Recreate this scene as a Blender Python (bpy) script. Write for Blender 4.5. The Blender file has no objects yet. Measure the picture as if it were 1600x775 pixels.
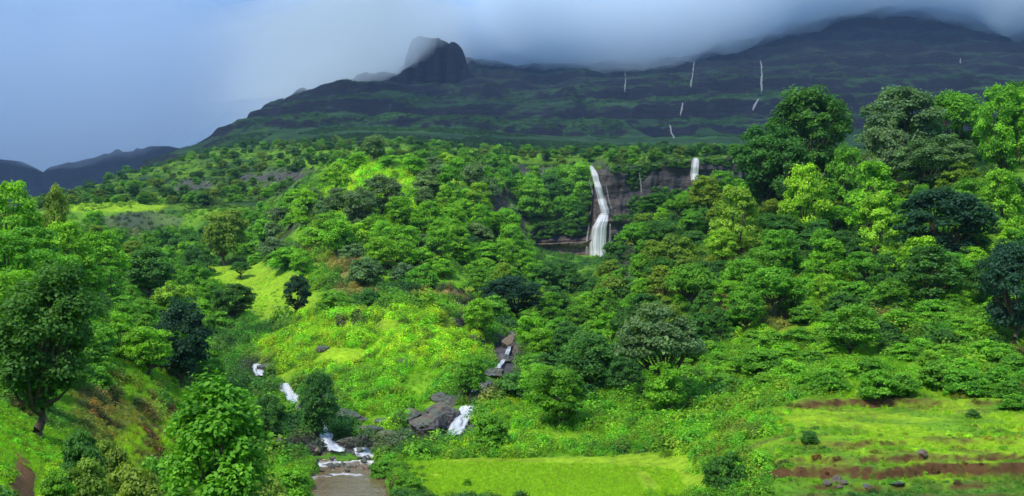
import bpy, math, random
import numpy as np
from mathutils import Vector, Matrix, noise as mnoise

random.seed(7)
rng = np.random.default_rng(11)
SC = bpy.context.scene
COL = SC.collection

# ------------------------------------------------------------------ camera, world, sun, exposure
F_PX = 1715.0
PITCH = math.radians(2.087)
cam_d = bpy.data.cameras.new("camera")
cam_d.sensor_width = 36.0
cam_d.lens = 36.0 * F_PX / 1600.0
cam_d.clip_start = 0.3
cam_d.clip_end = 20000
cam = bpy.data.objects.new("camera", cam_d)
COL.objects.link(cam)
cam.location = (0, 0, 0)
cam.rotation_euler = (math.pi / 2 + PITCH, 0, 0)
SC.camera = cam

SUN_EL, SUN_AZ = math.radians(52), math.radians(215)   # azimuth clockwise from +Y
wd = bpy.data.worlds.new("World")
SC.world = wd
wd.use_nodes = True
wn = wd.node_tree
wn.nodes.clear()
def N(nt, typ, **kw):
    n = nt.nodes.new(typ)
    for k, v in kw.items():
        setattr(n, k, v)
    return n
w_out = N(wn, 'ShaderNodeOutputWorld')
sky = N(wn, 'ShaderNodeTexSky', sky_type='NISHITA', sun_disc=False, sun_elevation=SUN_EL, sun_rotation=SUN_AZ)
bg1 = N(wn, 'ShaderNodeBackground'); bg1.inputs['Strength'].default_value = 0.08
wn.links.new(sky.outputs[0], bg1.inputs['Color'])
# overcast: a closed deck of blue-grey cloud, slightly mottled
tc = N(wn, 'ShaderNodeTexCoord')
mp = N(wn, 'ShaderNodeMapping'); mp.inputs['Scale'].default_value = (1.0, 1.0, 1.9)
nz = N(wn, 'ShaderNodeTexNoise'); nz.inputs['Scale'].default_value = 3.6; nz.inputs['Detail'].default_value = 5; nz.inputs['Roughness'].default_value = 0.5
nz.inputs['Distortion'].default_value = 0.4
rp = N(wn, 'ShaderNodeValToRGB')
rp.color_ramp.elements[0].position = 0.34; rp.color_ramp.elements[0].color = (0.150, 0.300, 0.570, 1)
rp.color_ramp.elements[1].position = 0.66; rp.color_ramp.elements[1].color = (0.370, 0.550, 0.820, 1)
bg2 = N(wn, 'ShaderNodeBackground'); bg2.inputs['Strength'].default_value = 0.47
# the deck is thicker and darker low over the far valley on the left
sx = N(wn, 'ShaderNodeSeparateXYZ')
mr = N(wn, 'ShaderNodeMapRange', interpolation_type='SMOOTHSTEP'); mr.inputs['From Min'].default_value = 0.10; mr.inputs['From Max'].default_value = 0.27
mr.inputs['To Min'].default_value = 0.34; mr.inputs['To Max'].default_value = 1.0
ml = N(wn, 'ShaderNodeMix', data_type='RGBA', blend_type='MULTIPLY'); ml.inputs['Factor'].default_value = 1.0
wn.links.new(tc.outputs['Generated'], mp.inputs['Vector']); wn.links.new(mp.outputs[0], nz.inputs['Vector'])
wn.links.new(nz.outputs['Fac'], rp.inputs['Fac'])
wn.links.new(tc.outputs['Generated'], sx.inputs[0]); wn.links.new(sx.outputs['Z'], mr.inputs['Value'])
wn.links.new(rp.outputs[0], ml.inputs['A']); wn.links.new(mr.outputs[0], ml.inputs['B'])
wn.links.new(ml.outputs['Result'], bg2.inputs['Color'])
mxs = N(wn, 'ShaderNodeMixShader'); mxs.inputs[0].default_value = 0.88
wn.links.new(bg1.outputs[0], mxs.inputs[1]); wn.links.new(bg2.outputs[0], mxs.inputs[2])
wn.links.new(mxs.outputs[0], w_out.inputs['Surface'])

sun_d = bpy.data.lights.new("sun", 'SUN')
sun_d.energy = 1.5
sun_d.angle = math.radians(10)
sun_d.color = (1.0, 0.94, 0.82)
sun = bpy.data.objects.new("sun", sun_d)
COL.objects.link(sun)
sdir = Vector((math.sin(SUN_AZ) * math.cos(SUN_EL), math.cos(SUN_AZ) * math.cos(SUN_EL), math.sin(SUN_EL)))
sun.rotation_euler = sdir.to_track_quat('Z', 'Y').to_euler()

SC.view_settings.view_transform = 'Standard'
SC.view_settings.look = 'None'
SC.view_settings.exposure = 1.5
SC.view_settings.gamma = 1.0
SC.view_settings.use_curve_mapping = False
SC.render.engine = 'CYCLES'
cy = SC.cycles
cy.use_denoising = True
try: cy.denoiser = 'OPENIMAGEDENOISE'
except Exception: pass
cy.max_bounces = 16; cy.diffuse_bounces = 3; cy.glossy_bounces = 1; cy.transmission_bounces = 3
cy.transparent_max_bounces = 12; cy.volume_bounces = 14
cy.use_adaptive_sampling = True; cy.adaptive_threshold = 0.02
cy.volume_step_rate = 1.0; cy.volume_max_steps = 128
cy.caustics_reflective = False; cy.caustics_refractive = False

# ------------------------------------------------------------------ small helpers
CP, SP = math.cos(PITCH), math.sin(PITCH)
def z_of(py, Y):                       # height of a ray through photo row py at distance Y
    v = (387.5 - py) / F_PX
    return Y * (SP + v * CP) / (CP - v * SP)
def row_of(Z, Y):
    t = Z / Y
    v = (t * CP - SP) / (CP + t * SP)
    return 387.5 - v * F_PX
def u_of(px): return (px - 800.0) / F_PX
def px_of(u): return u * F_PX + 800.0

def smooth(a, b, x):
    t = np.clip((x - a) / (b - a), 0, 1)
    return t * t * (3 - 2 * t)

def _hash(ix, iy, seed):
    h = (ix.astype(np.int64) * 374761393 + iy.astype(np.int64) * 668265263 + seed * 1442695041) & 0x7fffffff
    h = ((h ^ (h >> 13)) * 1274126177) & 0x7fffffff
    return ((h ^ (h >> 16)) & 0xffff) / 65535.0
def vnoise(x, y, seed=0):
    x = np.asarray(x, float); y = np.asarray(y, float)
    ix = np.floor(x); iy = np.floor(y)
    fx = x - ix; fy = y - iy
    fx = fx * fx * (3 - 2 * fx); fy = fy * fy * (3 - 2 * fy)
    a = _hash(ix, iy, seed); b = _hash(ix + 1, iy, seed); c = _hash(ix, iy + 1, seed); d = _hash(ix + 1, iy + 1, seed)
    return (a * (1 - fx) + b * fx) * (1 - fy) + (c * (1 - fx) + d * fx) * fy
def fbm(x, y, seed=0, octv=4, gain=0.5):
    s = 0; a = 1.0; t = 0
    for o in range(octv):
        s = s + a * (vnoise(x * 2 ** o, y * 2 ** o, seed + o * 17) - 0.5)
        t += a; a *= gain
    return s / t * 2.0                 # about -1..1
def terrace(z, step, flat=0.25, at=0.72):
    n = np.floor(z / step); f = z / step - n
    return (n + flat * f + (1 - flat) * smooth(at, 1.0, f)) * step

def tag(o, label=None, cat=None, group=None, kind=None):
    if label: o['label'] = label
    if cat: o['category'] = cat
    if group: o['group'] = group
    if kind: o['kind'] = kind
    return o
def make_mesh(name, v, f, mat=None, smooth_sh=False):
    me = bpy.data.meshes.new(name)
    v = np.asarray(v, dtype=np.float32).reshape(-1, 3)
    f = np.asarray(f, dtype=np.int32)
    k = f.shape[1]
    me.vertices.add(len(v)); me.vertices.foreach_set('co', v.ravel())
    me.loops.add(f.size); me.loops.foreach_set('vertex_index', f.ravel())
    me.polygons.add(len(f))
    me.polygons.foreach_set('loop_start', np.arange(0, f.size, k, dtype=np.int32))
    me.polygons.foreach_set('loop_total', np.full(len(f), k, dtype=np.int32))
    if smooth_sh: me.polygons.foreach_set('use_smooth', np.ones(len(f), dtype=bool))
    me.update(calc_edges=True)
    if mat: me.materials.append(mat)
    return me
def link(name, me, parent=None):
    o = bpy.data.objects.new(name, me)
    COL.objects.link(o)
    if parent: o.parent = parent
    return o
def point_attr(me, name, arr, kind='FLOAT'):
    a = me.attributes.new(name, kind, 'POINT')
    arr = np.asarray(arr, dtype=np.float32)
    if kind == 'FLOAT': a.data.foreach_set('value', arr.ravel())
    elif kind == 'FLOAT_COLOR':
        if arr.shape[1] == 3: arr = np.concatenate([arr, np.ones((len(arr), 1), np.float32)], 1)
        a.data.foreach_set('color', arr.ravel())
    elif kind == 'FLOAT_VECTOR': a.data.foreach_set('vector', arr.ravel())
def grid_faces(nr, nc):
    i = np.arange(nr - 1)[:, None] * nc + np.arange(nc - 1)[None, :]
    return np.stack([i, i + 1, i + nc + 1, i + nc], -1).reshape(-1, 4)

# ------------------------------------------------------------------ materials
def new_mat(name):
    m = bpy.data.materials.new(name); m.use_nodes = True
    nt = m.node_tree; nt.nodes.clear()
    out = N(nt, 'ShaderNodeOutputMaterial')
    return m, nt, out
def mixrgb(nt, blend, fac, a=None, b=None):
    n = N(nt, 'ShaderNodeMix', data_type='RGBA', blend_type=blend)
    for key, val in (('Factor', fac), ('A', a), ('B', b)):
        if val is None: continue
        if hasattr(val, 'default_value') or hasattr(val, 'links'): nt.links.new(val, n.inputs[key])
        else: n.inputs[key].default_value = val
    return n.outputs['Result']
def noise_node(nt, scale, detail=4, rough=0.55, coord=None, dist=0.0):
    n = N(nt, 'ShaderNodeTexNoise')
    n.inputs['Scale'].default_value = scale; n.inputs['Detail'].default_value = detail; n.inputs['Roughness'].default_value = rough
    n.inputs['Distortion'].default_value = dist
    if coord is not None: nt.links.new(coord, n.inputs['Vector'])
    return n.outputs['Fac']
def maprange(nt, val, a, b, c, d):
    n = N(nt, 'ShaderNodeMapRange')
    for k, v in zip(('From Min', 'From Max', 'To Min', 'To Max'), (a, b, c, d)): n.inputs[k].default_value = v
    nt.links.new(val, n.inputs['Value'])
    return n.outputs[0]

def ground_material(name, s1, s2, bump_d, bump_s, strata=0):
    m, nt, out = new_mat(name)
    at = N(nt, 'ShaderNodeAttribute', attribute_name='gcol')
    geo = N(nt, 'ShaderNodeNewGeometry')
    pos = geo.outputs['Position']
    if strata:                       # lava beds: detail runs level along the slope
        mpn = N(nt, 'ShaderNodeMapping'); mpn.inputs['Scale'].default_value = (0.55, 0.55, strata); nt.links.new(pos, mpn.inputs['Vector']); pos = mpn.outputs[0]
    n1 = noise_node(nt, s1, 7, 0.68, pos)
    n2 = noise_node(nt, s2, 4, 0.6, geo.outputs['Position'])
    f1 = maprange(nt, n1, 0.3, 0.7, 0.55, 1.35)
    f2 = maprange(nt, n2, 0.3, 0.7, 0.75, 1.25)
    mm = N(nt, 'ShaderNodeMath', operation='MULTIPLY'); nt.links.new(f1, mm.inputs[0]); nt.links.new(f2, mm.inputs[1])
    vm = N(nt, 'ShaderNodeVectorMath', operation='SCALE'); nt.links.new(at.outputs['Color'], vm.inputs[0]); nt.links.new(mm.outputs[0], vm.inputs['Scale'])
    p = N(nt, 'ShaderNodeBsdfPrincipled'); p.inputs['Roughness'].default_value = 0.95
    p.inputs['Specular IOR Level'].default_value = 0.15
    nt.links.new(vm.outputs[0], p.inputs['Base Color'])
    b = N(nt, 'ShaderNodeBump'); b.inputs['Distance'].default_value = bump_d; b.inputs['Strength'].default_value = bump_s
    nt.links.new(n1, b.inputs['Height']); nt.links.new(b.outputs[0], p.inputs['Normal'])
    nt.links.new(p.outputs[0], out.inputs['Surface'])
    return m
M_GROUND = ground_material('ground_cover_soil', 1.6, 0.16, 0.35, 0.9)
M_HILL = ground_material('mountain_slope', 0.055, 0.014, 16.0, 1.0, 4.0)

def leaf_material(name, instanced=False):
    m, nt, out = new_mat(name)
    if instanced:
        at = N(nt, 'ShaderNodeAttribute', attribute_name='gcol', attribute_type='INSTANCER'); col = at.outputs['Color']
    else:
        oi = N(nt, 'ShaderNodeObjectInfo'); col = oi.outputs['Color']
    ti = N(nt, 'ShaderNodeAttribute', attribute_name='tint')
    hs = N(nt, 'ShaderNodeHueSaturation')
    nt.links.new(col, hs.inputs['Color'])
    nt.links.new(maprange(nt, ti.outputs['Fac'], 0, 1, 0.515, 0.488), hs.inputs['Hue'])
    nt.links.new(maprange(nt, ti.outputs['Fac'], 0, 1, 0.72, 2.0), hs.inputs['Value'])
    p = N(nt, 'ShaderNodeBsdfPrincipled'); p.inputs['Roughness'].default_value = 0.62; p.inputs['Specular IOR Level'].default_value = 0.3
    nt.links.new(hs.outputs[0], p.inputs['Base Color'])
    tr = N(nt, 'ShaderNodeBsdfTranslucent')
    nt.links.new(mixrgb(nt, 'MULTIPLY', 1.0, hs.outputs[0], (1.3, 1.35, 0.5, 1)), tr.inputs['Color'])
    mx = N(nt, 'ShaderNodeMixShader'); mx.inputs[0].default_value = 0.38
    nt.links.new(p.outputs[0], mx.inputs[1]); nt.links.new(tr.outputs[0], mx.inputs[2])
    nt.links.new(mx.outputs[0], out.inputs['Surface'])
    return m
M_LEAF = leaf_material('leaf')
M_LEAFI = leaf_material('leaf_of_ground_cover', True)

def bark_material():
    m, nt, out = new_mat('bark')
    geo = N(nt, 'ShaderNodeTexCoord')
    n = noise_node(nt, 9, 5, 0.6, geo.outputs['Object'])
    c = mixrgb(nt, 'MIX', n, (0.05, 0.035, 0.022, 1), (0.16, 0.12, 0.09, 1))
    p = N(nt, 'ShaderNodeBsdfPrincipled'); p.inputs['Roughness'].default_value = 0.9
    nt.links.new(c, p.inputs['Base Color'])
    b = N(nt, 'ShaderNodeBump'); b.inputs['Distance'].default_value = 0.05; nt.links.new(n, b.inputs['Height']); nt.links.new(b.outputs[0], p.inputs['Normal'])
    nt.links.new(p.outputs[0], out.inputs['Surface'])
    return m
M_BARK = bark_material()

def rock_material(name, c1, c2, c3, scale):
    m, nt, out = new_mat(name)
    geo = N(nt, 'ShaderNodeNewGeometry')
    mpn = N(nt, 'ShaderNodeMapping'); mpn.inputs['Scale'].default_value = (1, 1, 2.6); nt.links.new(geo.outputs['Position'], mpn.inputs['Vector'])
    n1 = noise_node(nt, scale, 8, 0.65, mpn.outputs[0])
    n2 = noise_node(nt, scale * 0.22, 3, 0.5, geo.outputs['Position'])
    c = mixrgb(nt, 'MIX', maprange(nt, n1, 0.35, 0.65, 0, 1), c1, c2)
    c = mixrgb(nt, 'MIX', maprange(nt, n2, 0.48, 0.66, 0, 0.8), c, c3)
    ra = N(nt, 'ShaderNodeAttribute', attribute_name='rust')
    c = mixrgb(nt, 'MIX', ra.outputs['Fac'], c, mixrgb(nt, 'MIX', maprange(nt, n1, 0.35, 0.65, 0, 1), (0.07, 0.045, 0.042, 1), (0.27, 0.17, 0.14, 1)))
    # moss and small plants on whatever faces up
    sn = N(nt, 'ShaderNodeSeparateXYZ'); nt.links.new(geo.outputs['Normal'], sn.inputs[0])
    mo = maprange(nt, sn.outputs['Z'], 0.55, 0.95, 0, 0.6)
    mo2 = N(nt, 'ShaderNodeMath', operation='MULTIPLY'); nt.links.new(mo, mo2.inputs[0]); nt.links.new(maprange(nt, n1, 0.4, 0.6, 0.3, 1.0), mo2.inputs[1])
    c = mixrgb(nt, 'MIX', mo2.outputs[0], c, (0.07, 0.16, 0.03, 1))
    p = N(nt, 'ShaderNodeBsdfPrincipled'); p.inputs['Roughness'].default_value = 0.6
    nt.links.new(c, p.inputs['Base Color'])
    b = N(nt, 'ShaderNodeBump'); b.inputs['Distance'].default_value = 0.6 / scale * 0.4; b.inputs['Strength'].default_value = 0.9
    nt.links.new(n1, b.inputs['Height']); nt.links.new(b.outputs[0], p.inputs['Normal'])
    nt.links.new(p.outputs[0], out.inputs['Surface'])
    return m
M_ROCK = rock_material('wet_basalt', (0.030, 0.028, 0.034, 1), (0.16, 0.145, 0.15, 1), (0.20, 0.13, 0.09, 1), 1.6)
M_CLIFF = rock_material('cliff_basalt', (0.012, 0.013, 0.018, 1), (0.050, 0.047, 0.052, 1), (0.075, 0.055, 0.045, 1), 0.35)

def water_material():
    m, nt, out = new_mat('muddy_stream_water')
    geo = N(nt, 'ShaderNodeNewGeometry')
    mpn = N(nt, 'ShaderNodeMapping'); mpn.inputs['Scale'].default_value = (1.0, 0.45, 1); nt.links.new(geo.outputs['Position'], mpn.inputs['Vector'])
    n1 = noise_node(nt, 1.5, 5, 0.6, mpn.outputs[0], 0.6)
    at = N(nt, 'ShaderNodeAttribute', attribute_name='foam')
    base = mixrgb(nt, 'MIX', n1, (0.15, 0.095, 0.035, 1), (0.26, 0.18, 0.09, 1))
    ad = N(nt, 'ShaderNodeMath', operation='ADD'); nt.links.new(at.outputs['Fac'], ad.inputs[0]); nt.links.new(n1, ad.inputs[1])
    fo = maprange(nt, ad.outputs[0], 0.85, 1.25, 0, 1)
    c = mixrgb(nt, 'MIX', fo, base, (0.72, 0.72, 0.74, 1))
    p = N(nt, 'ShaderNodeBsdfPrincipled'); nt.links.new(c, p.inputs['Base Color'])
    nt.links.new(maprange(nt, ad.outputs[0], 0.85, 1.25, 0.12, 0.8), p.inputs['Roughness'])
    b = N(nt, 'ShaderNodeBump'); b.inputs['Distance'].default_value = 0.12; b.inputs['Strength'].default_value = 0.7
    n3 = noise_node(nt, 4.0, 3, 0.6, mpn.outputs[0], 0.5)
    nt.links.new(n3, b.inputs['Height']); nt.links.new(b.outputs[0], p.inputs['Normal'])
    nt.links.new(p.outputs[0], out.inputs['Surface'])
    return m
M_WATER = water_material()

def fall_material(name, across, along, lo, hi, white=0.85):
    m, nt, out = new_mat(name)
    uv = N(nt, 'ShaderNodeAttribute', attribute_name='flow')
    mpn = N(nt, 'ShaderNodeMapping'); mpn.inputs['Scale'].default_value = (across, along, 1)
    nt.links.new(uv.outputs['Vector'], mpn.inputs['Vector'])
    n1 = noise_node(nt, 1.0, 5, 0.6, mpn.outputs[0], 0.25)
    ed = N(nt, 'ShaderNodeAttribute', attribute_name='body')
    ad = N(nt, 'ShaderNodeMath', operation='ADD'); nt.links.new(ed.outputs['Fac'], ad.inputs[0]); nt.links.new(n1, ad.inputs[1])
    al = maprange(nt, ad.outputs[0], lo, hi, 0.0, 0.97)
    p = N(nt, 'ShaderNodeBsdfPrincipled'); p.inputs['Roughness'].default_value = 0.5
    c = mixrgb(nt, 'MIX', maprange(nt, n1, 0.3, 0.6, 0, 1), (0.50 * white, 0.56 * white, 0.68 * white, 1), (white, white, white, 1))
    nt.links.new(c, p.inputs['Base Color'])
    tl = N(nt, 'ShaderNodeBsdfTranslucent'); nt.links.new(c, tl.inputs['Color'])
    m0 = N(nt, 'ShaderNodeMixShader'); m0.inputs[0].default_value = 0.25
    nt.links.new(p.outputs[0], m0.inputs[1]); nt.links.new(tl.outputs[0], m0.inputs[2])
    tr = N(nt, 'ShaderNodeBsdfTransparent')
    mx = N(nt, 'ShaderNodeMixShader'); nt.links.new(al, mx.inputs[0]); nt.links.new(tr.outputs[0], mx.inputs[1]); nt.links.new(m0.outputs[0], mx.inputs[2])
    nt.links.new(mx.outputs[0], out.inputs['Surface'])
    return m
M_FALL = fall_material('falling_water', 9.0, 1.4, 0.52, 0.92, 1.0)
M_CASC = fall_material('white_water', 3.2, 4.0, 0.44, 0.72, 1.0)
M_THIN = fall_material('distant_falling_water', 2.5, 3.0, 0.45, 1.45, 0.6)

# ------------------------------------------------------------------ terrain heightfield
# rows of the table: distance Y.  values > 100: the photo row of the ground there; < 100: height in metres
TY = [3, 12, 25, 35, 45, 55, 65, 75, 85, 95, 105, 115, 130, 145, 165, 190, 220, 250, 280, 320, 360, 400, 440, 452, 466, 600, 750, 900, 1100]
PL = {
 -900: [-1.6, 1, 3, 6, 8, 10, 12, 14, 15, 16, 17, 18, 19, 20, 20, 20, 20, 20, 20, 20, 20, 22, 25, 26, 28, 35, 40, 45, 50],
 -300: [-1.7, -2.0, -2.8, -3.0, -3, -2.8, -2, 460, 450, 430, 410, 395, 375, 355, 340, 335, 350, 370, 380, 380, 370, 360, 350, 345, 345, 330, 320, 318, 330],
 0: [-1.7, -2.7, 772, 727, 690, 655, 615, 575, 540, 500, 470, 448, 425, 405, 385, 365, 350, 370, 385, 390, 380, 370, 360, 350, 345, 325, 318, 318, 330],
 100: [-1.7, -3.4, -5.9, -7.0, 740, 703, 665, 630, 595, 560, 525, 500, 470, 445, 425, 405, 390, 378, 372, 366, 360, 352, 345, 335, 325, 315, 305, 310, 325],
 200: [-1.7, -4.2, -7.5, -9.0, -9.9, 768, 722, 685, 655, 630, 605, 580, 545, 515, 485, 460, 440, 425, 412, 398, 385, 372, 358, 326, 322, 298, 280, 272, 300],
 300: [-1.7, -4.6, -8.6, -10.5, -11.6, -12.5, -13.2, 760, 730, 700, 675, 650, 612, 580, 548, 515, 485, 462, 445, 425, 408, 392, 372, 345, 330, 290, 258, 242, 262],
 400: [-1.7, -4.9, -9.6, -12, -13.2, -14, -14.6, -14.9, 745, 725, 700, 672, 628, 590, 555, 515, 480, 455, 436, 415, 395, 375, 345, 335, 325, 285, 245, 228, 240],
 500: [-1.7, -5, -10.6, -13.5, -15, -15.3, -15.3, -15.3, -15.3, 722, 690, 652, 605, 565, 520, 485, 450, 415, 385, 330, 285, 278, 275, 273, 270, 250, 232, 222, 228],
 560: [-1.7, -5, -10.6, -13.5, -15, -15.3, -15.3, -15.3, -15.3, 726, 690, 650, 600, 560, 495, 475, 440, 400, 350, 295, 262, 262, 262, 262, 260, 245, 230, 222, 226],
 620: [-1.7, -5, -10.6, -13.4, -14.4, -14.5, -14.5, -14.5, -14.5, -14.4, 682, 645, 595, 545, 485, 462, 435, 395, 345, 290, 262, 260, 260, 260, 258, 245, 230, 222, 226],
 700: [-1.7, -5, -10.6, -13.4, -14.3, -14.4, -14.4, -14.4, -14.4, 706, 680, 648, 590, 550, 490, 465, 445, 410, 365, 310, 270, 262, 260, 260, 258, 245, 235, 228, 232],
 760: [-1.7, -5, -10.6, -13.4, -14.3, -14.4, -14.4, -14.4, -14.4, 703, 675, 640, 595, 565, 525, 495, 470, 440, 400, 345, 295, 285, 280, 278, 272, 250, 240, 236, 240],
 830: [-1.7, -5, -10.6, -13.4, -14.3, -14.4, -14.4, -14.4, -14.4, 700, 668, 640, 608, 580, 545, 515, 490, 470, 450, 430, 410, 398, 390, 382, 338, 250, 240, 237, 241],
 900: [-1.7, -5, -10.6, -13.4, -14.3, -14.4, -14.4, -14.4, -14.4, 698, 668, 640, 608, 578, 548, 520, 497, 478, 460, 440, 425, 412, 404, 400, 340, 250, 240, 238, 242],
 922: [-1.7, -5, -10.6, -13.4, -14.3, -14.4, -14.4, -14.4, -14.4, 697, 667, 638, 604, 575, 543, 516, 494, 473, 454, 436, 421, 410, 404, 400, 325, 248, 240, 238, 242],
 945: [-1.7, -5, -10.6, -13.4, -14.3, -14.4, -14.4, -14.4, -14.4, 696, 666, 636, 600, 571, 539, 512, 489, 467, 447, 429, 417, 408, 404, 399, 263, 246, 240, 238, 242],
 960: [-1.7, -5, -10.6, -13.4, -14.3, -14.4, -14.4, -14.4, -14.4, 694, 664, 635, 596, 566, 534, 508, 484, 460, 440, 422, 412, 405, 402, 398, 262, 246, 240, 238, 242],
 1000: [-1.7, -5, -10.6, -13.4, -14.3, -14.4, -14.4, -14.4, -14.4, 686, 655, 625, 580, 545, 505, 465, 425, 390, 365, 348, 360, 385, 400, 398, 260, 246, 240, 238, 242],
 1060: [-1.7, -5, -10.4, -13.2, -14.2, -14.3, -14.4, -14.4, -14.3, 684, 650, 615, 565, 525, 480, 435, 390, 350, 328, 325, 345, 380, 395, 395, 252, 242, 238, 236, 240],
 1120: [-1.7, -4.8, -10, -12.8, -14, -14.2, -14.3, -14.3, -13.9, 680, 640, 605, 555, 510, 460, 412, 360, 320, 298, 310, 340, 360, 370, 370, 247, 238, 236, 236, 240],
 1250: [-1.7, -4.6, -9.0, -11, -12, -12.5, -12.6, -12.2, 670, 618, 590, 580, 530, 485, 430, 375, 325, 290, 285, 310, 340, 350, 350, 340, 246, 238, 236, 236, 240],
 1400: [-1.7, -4.4, -8.5, -10.8, -11.8, -12.4, -12.5, -11.5, 668, 612, 582, 562, 510, 460, 400, 345, 300, 268, 262, 290, 310, 320, 320, 310, 246, 238, 236, 236, 240],
 1600: [-1.7, -4.2, -8.0, -10.4, -11.6, -12.3, -12.4, -11.2, 665, 606, 570, 545, 490, 435, 370, 310, 260, 230, 222, 250, 280, 290, 300, 290, 246, 238, 236, 236, 240],
 2500: [-1.6, -2, -3, -4, -5, -6, -6, -5, -4, -2, 1, 4, 8, 13, 18, 25, 35, 42, 45, 45, 42, 42, 42, 44, 50, 60, 70, 80, 90],
}
cols = sorted(PL)
TZ = np.zeros((len(TY), len(cols)))
for j, c in enumerate(cols):
    for i, v in enumerate(PL[c]):
        TZ[i, j] = z_of(v, TY[i]) if v > 100 else v
TYa = np.array(TY, float); TUa = np.array([u_of(c) for c in cols])
def table_z(U, Y, T=TZ, TYv=TYa, TUv=TUa):
    i = np.clip(np.searchsorted(TYv, Y) - 1, 0, len(TYv) - 2)
    j = np.clip(np.searchsorted(TUv, U) - 1, 0, len(TUv) - 2)
    a = np.clip((Y - TYv[i]) / (TYv[i + 1] - TYv[i]), 0, 1); b = np.clip((U - TUv[j]) / (TUv[j + 1] - TUv[j]), 0, 1)
    b = b * b * (3 - 2 * b) * 0.5 + b * 0.5
    return (T[i, j] * (1 - b) + T[i, j + 1] * b) * (1 - a) + (T[i + 1, j] * (1 - b) + T[i + 1, j + 1] * b) * a

gy = np.concatenate([np.geomspace(3, 60, 70, endpoint=False), np.geomspace(60, 200, 260, endpoint=False),
                     np.geomspace(200, 440, 150, endpoint=False), np.geomspace(440, 480, 30, endpoint=False), np.geomspace(480, 1100, 110)])
gu = np.concatenate([np.linspace(u_of(-900), -0.52, 50, endpoint=False), np.linspace(-0.52, 0.52, 560, endpoint=False), np.linspace(0.52, u_of(2500), 50)])
GU, GY = np.meshgrid(gu, gy)
GX = GU * GY
Wx, Wy = GX / 14.0, GY / 14.0
warp = fbm(Wx, Wy, 5, 3)
warp2 = fbm(Wx + 9, Wy + 40, 25, 3)
far = smooth(20, 90, GY)
GZ = table_z(GU + 0.010 * warp2 * far * smooth(0, 0.03, np.abs(GU - u_of(930)) + 0.01), GY * (1 + 0.018 * warp * far * (1 - smooth(420, 440, GY) * (1 - smooth(480, 520, GY)))))
# soften table creases
for _ in range(3):
    GZ[1:-1] = (GZ[:-2] + 2 * GZ[1:-1] + GZ[2:]) / 4
    GZ[:, 1:-1] = (GZ[:, :-2] + 2 * GZ[:, 1:-1] + GZ[:, 2:]) / 4
PX = px_of(GU)
flatf = smooth(560, 620, PX) * (1 - smooth(1090, 1150, PX)) * (1 - smooth(87, 92, GY))     # paddy field
poolw = smooth(470, 495, PX) * (1 - smooth(590, 640, PX)) * (1 - smooth(92, 98, GY))
bumpy = smooth(8, 60, GY) * (1 - flatf) * (1 - poolw)
GZ += bumpy * (0.55 * fbm(GX / 5, GY / 5, 3, 4) * np.clip(GY / 120, 0.35, 2.0) + 1.8 * smooth(120, 260, GY) * fbm(GX / 26, GY / 26, 8, 3))
GZ += 3.0 * smooth(470, 600, GY) * fbm(GX / 60, GY / 60, 9, 4)
def blend(mask, Znew):
    global GZ
    GZ = GZ * (1 - mask) + Znew * mask
tn = 0.6 * fbm(GX / 9, GY / 9, 33, 3)
m1 = smooth(1030, 1260, PX + 26 * tn) * smooth(60, 66, GY) * (1 - smooth(93.5, 97, GY)) * (1 - smooth(1900, 2300, PX))
YW = GY + 1.7 * fbm(GX / 8, GY * 0 + 3, 34, 4)
t2 = 0.5 * fbm(GX / 2.2, GY / 2.2, 38, 3)
prof = (-13.45 + 0.55 * smooth(68.2, 68.7, YW + t2) + 0.40 * smooth(70.2, 70.8, YW * 0.5 + GY * 0.5 - t2) + 0.75 * smooth(73.0, 73.5, YW + 1.2 * t2) + 0.45 * smooth(74.6, 75.1, YW + GY * 0.0 - 1.5 * t2) + 0.10 * smooth(75, 78, YW)
        + 0.36 * smooth(78.6, 78.9, YW - 0.4 * tn) + 0.22 * smooth(83.2, 83.5, YW + 1.4 * tn) + 0.22 * smooth(87.2, 87.6, YW - 1.8 * tn)
        + 0.45 * smooth(79, 92, YW) + 0.60 * smooth(91.6, 92.1, YW + 0.6 * tn) * smooth(1200, 1260, PX))
blend(m1, prof + 0.16 * fbm(GX / 2.5, GY / 2.5, 35, 4))
m2 = smooth(470, 560, PX) * (1 - smooth(760, 800, PX)) * smooth(148, 156, GY) * (1 - smooth(205, 225, GY))
blend(m2 * 0.9, terrace(GZ + tn, 2.4, 0.15, 0.7))
m3 = smooth(478, 500, GY)
blend(m3 * 0.85, terrace(GZ + 2.0 * fbm(GX / 45, GY / 90, 41, 3), 5.5, 0.2, 0.6))
# stream channel
CH_Y = [30, 60, 72, 76, 80, 84, 88, 92, 97]; CH_P = [545, 545, 541, 548, 543, 549, 543, 550, 538]; CH_W = [2.9, 2.9, 3.1, 2.7, 2.9, 2.5, 2.8, 2.5, 2.3]
cx = u_of(np.interp(GY, CH_Y, CH_P)) * GY
cw = np.interp(GY, CH_Y, CH_W) * (1 + 0.22 * fbm(GX / 9 + 5, GY / 4.0, 36, 3))
chend = GY + 1.6 * fbm(GX / 1.6, GY / 3, 39, 3)
ch = (1 - smooth(cw, cw + 0.7, np.abs(GX - cx + 0.5 * fbm(GY / 6, GY * 0, 3, 2)))) * (1 - smooth(96.2, 98.6, chend)) * smooth(24, 30, GY)
GZ = GZ * (1 - ch) + np.minimum(GZ, -15.75) * ch
bank = (1 - smooth(cw + 0.6, cw + 2.0, np.abs(GX - cx))) * (1 - ch) * (1 - smooth(97, 99, GY)) * smooth(24, 40, GY)
GZ = np.where(bank > 0.01, np.maximum(GZ, -14.85 - 0.1 * (1 - bank)), GZ)

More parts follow.
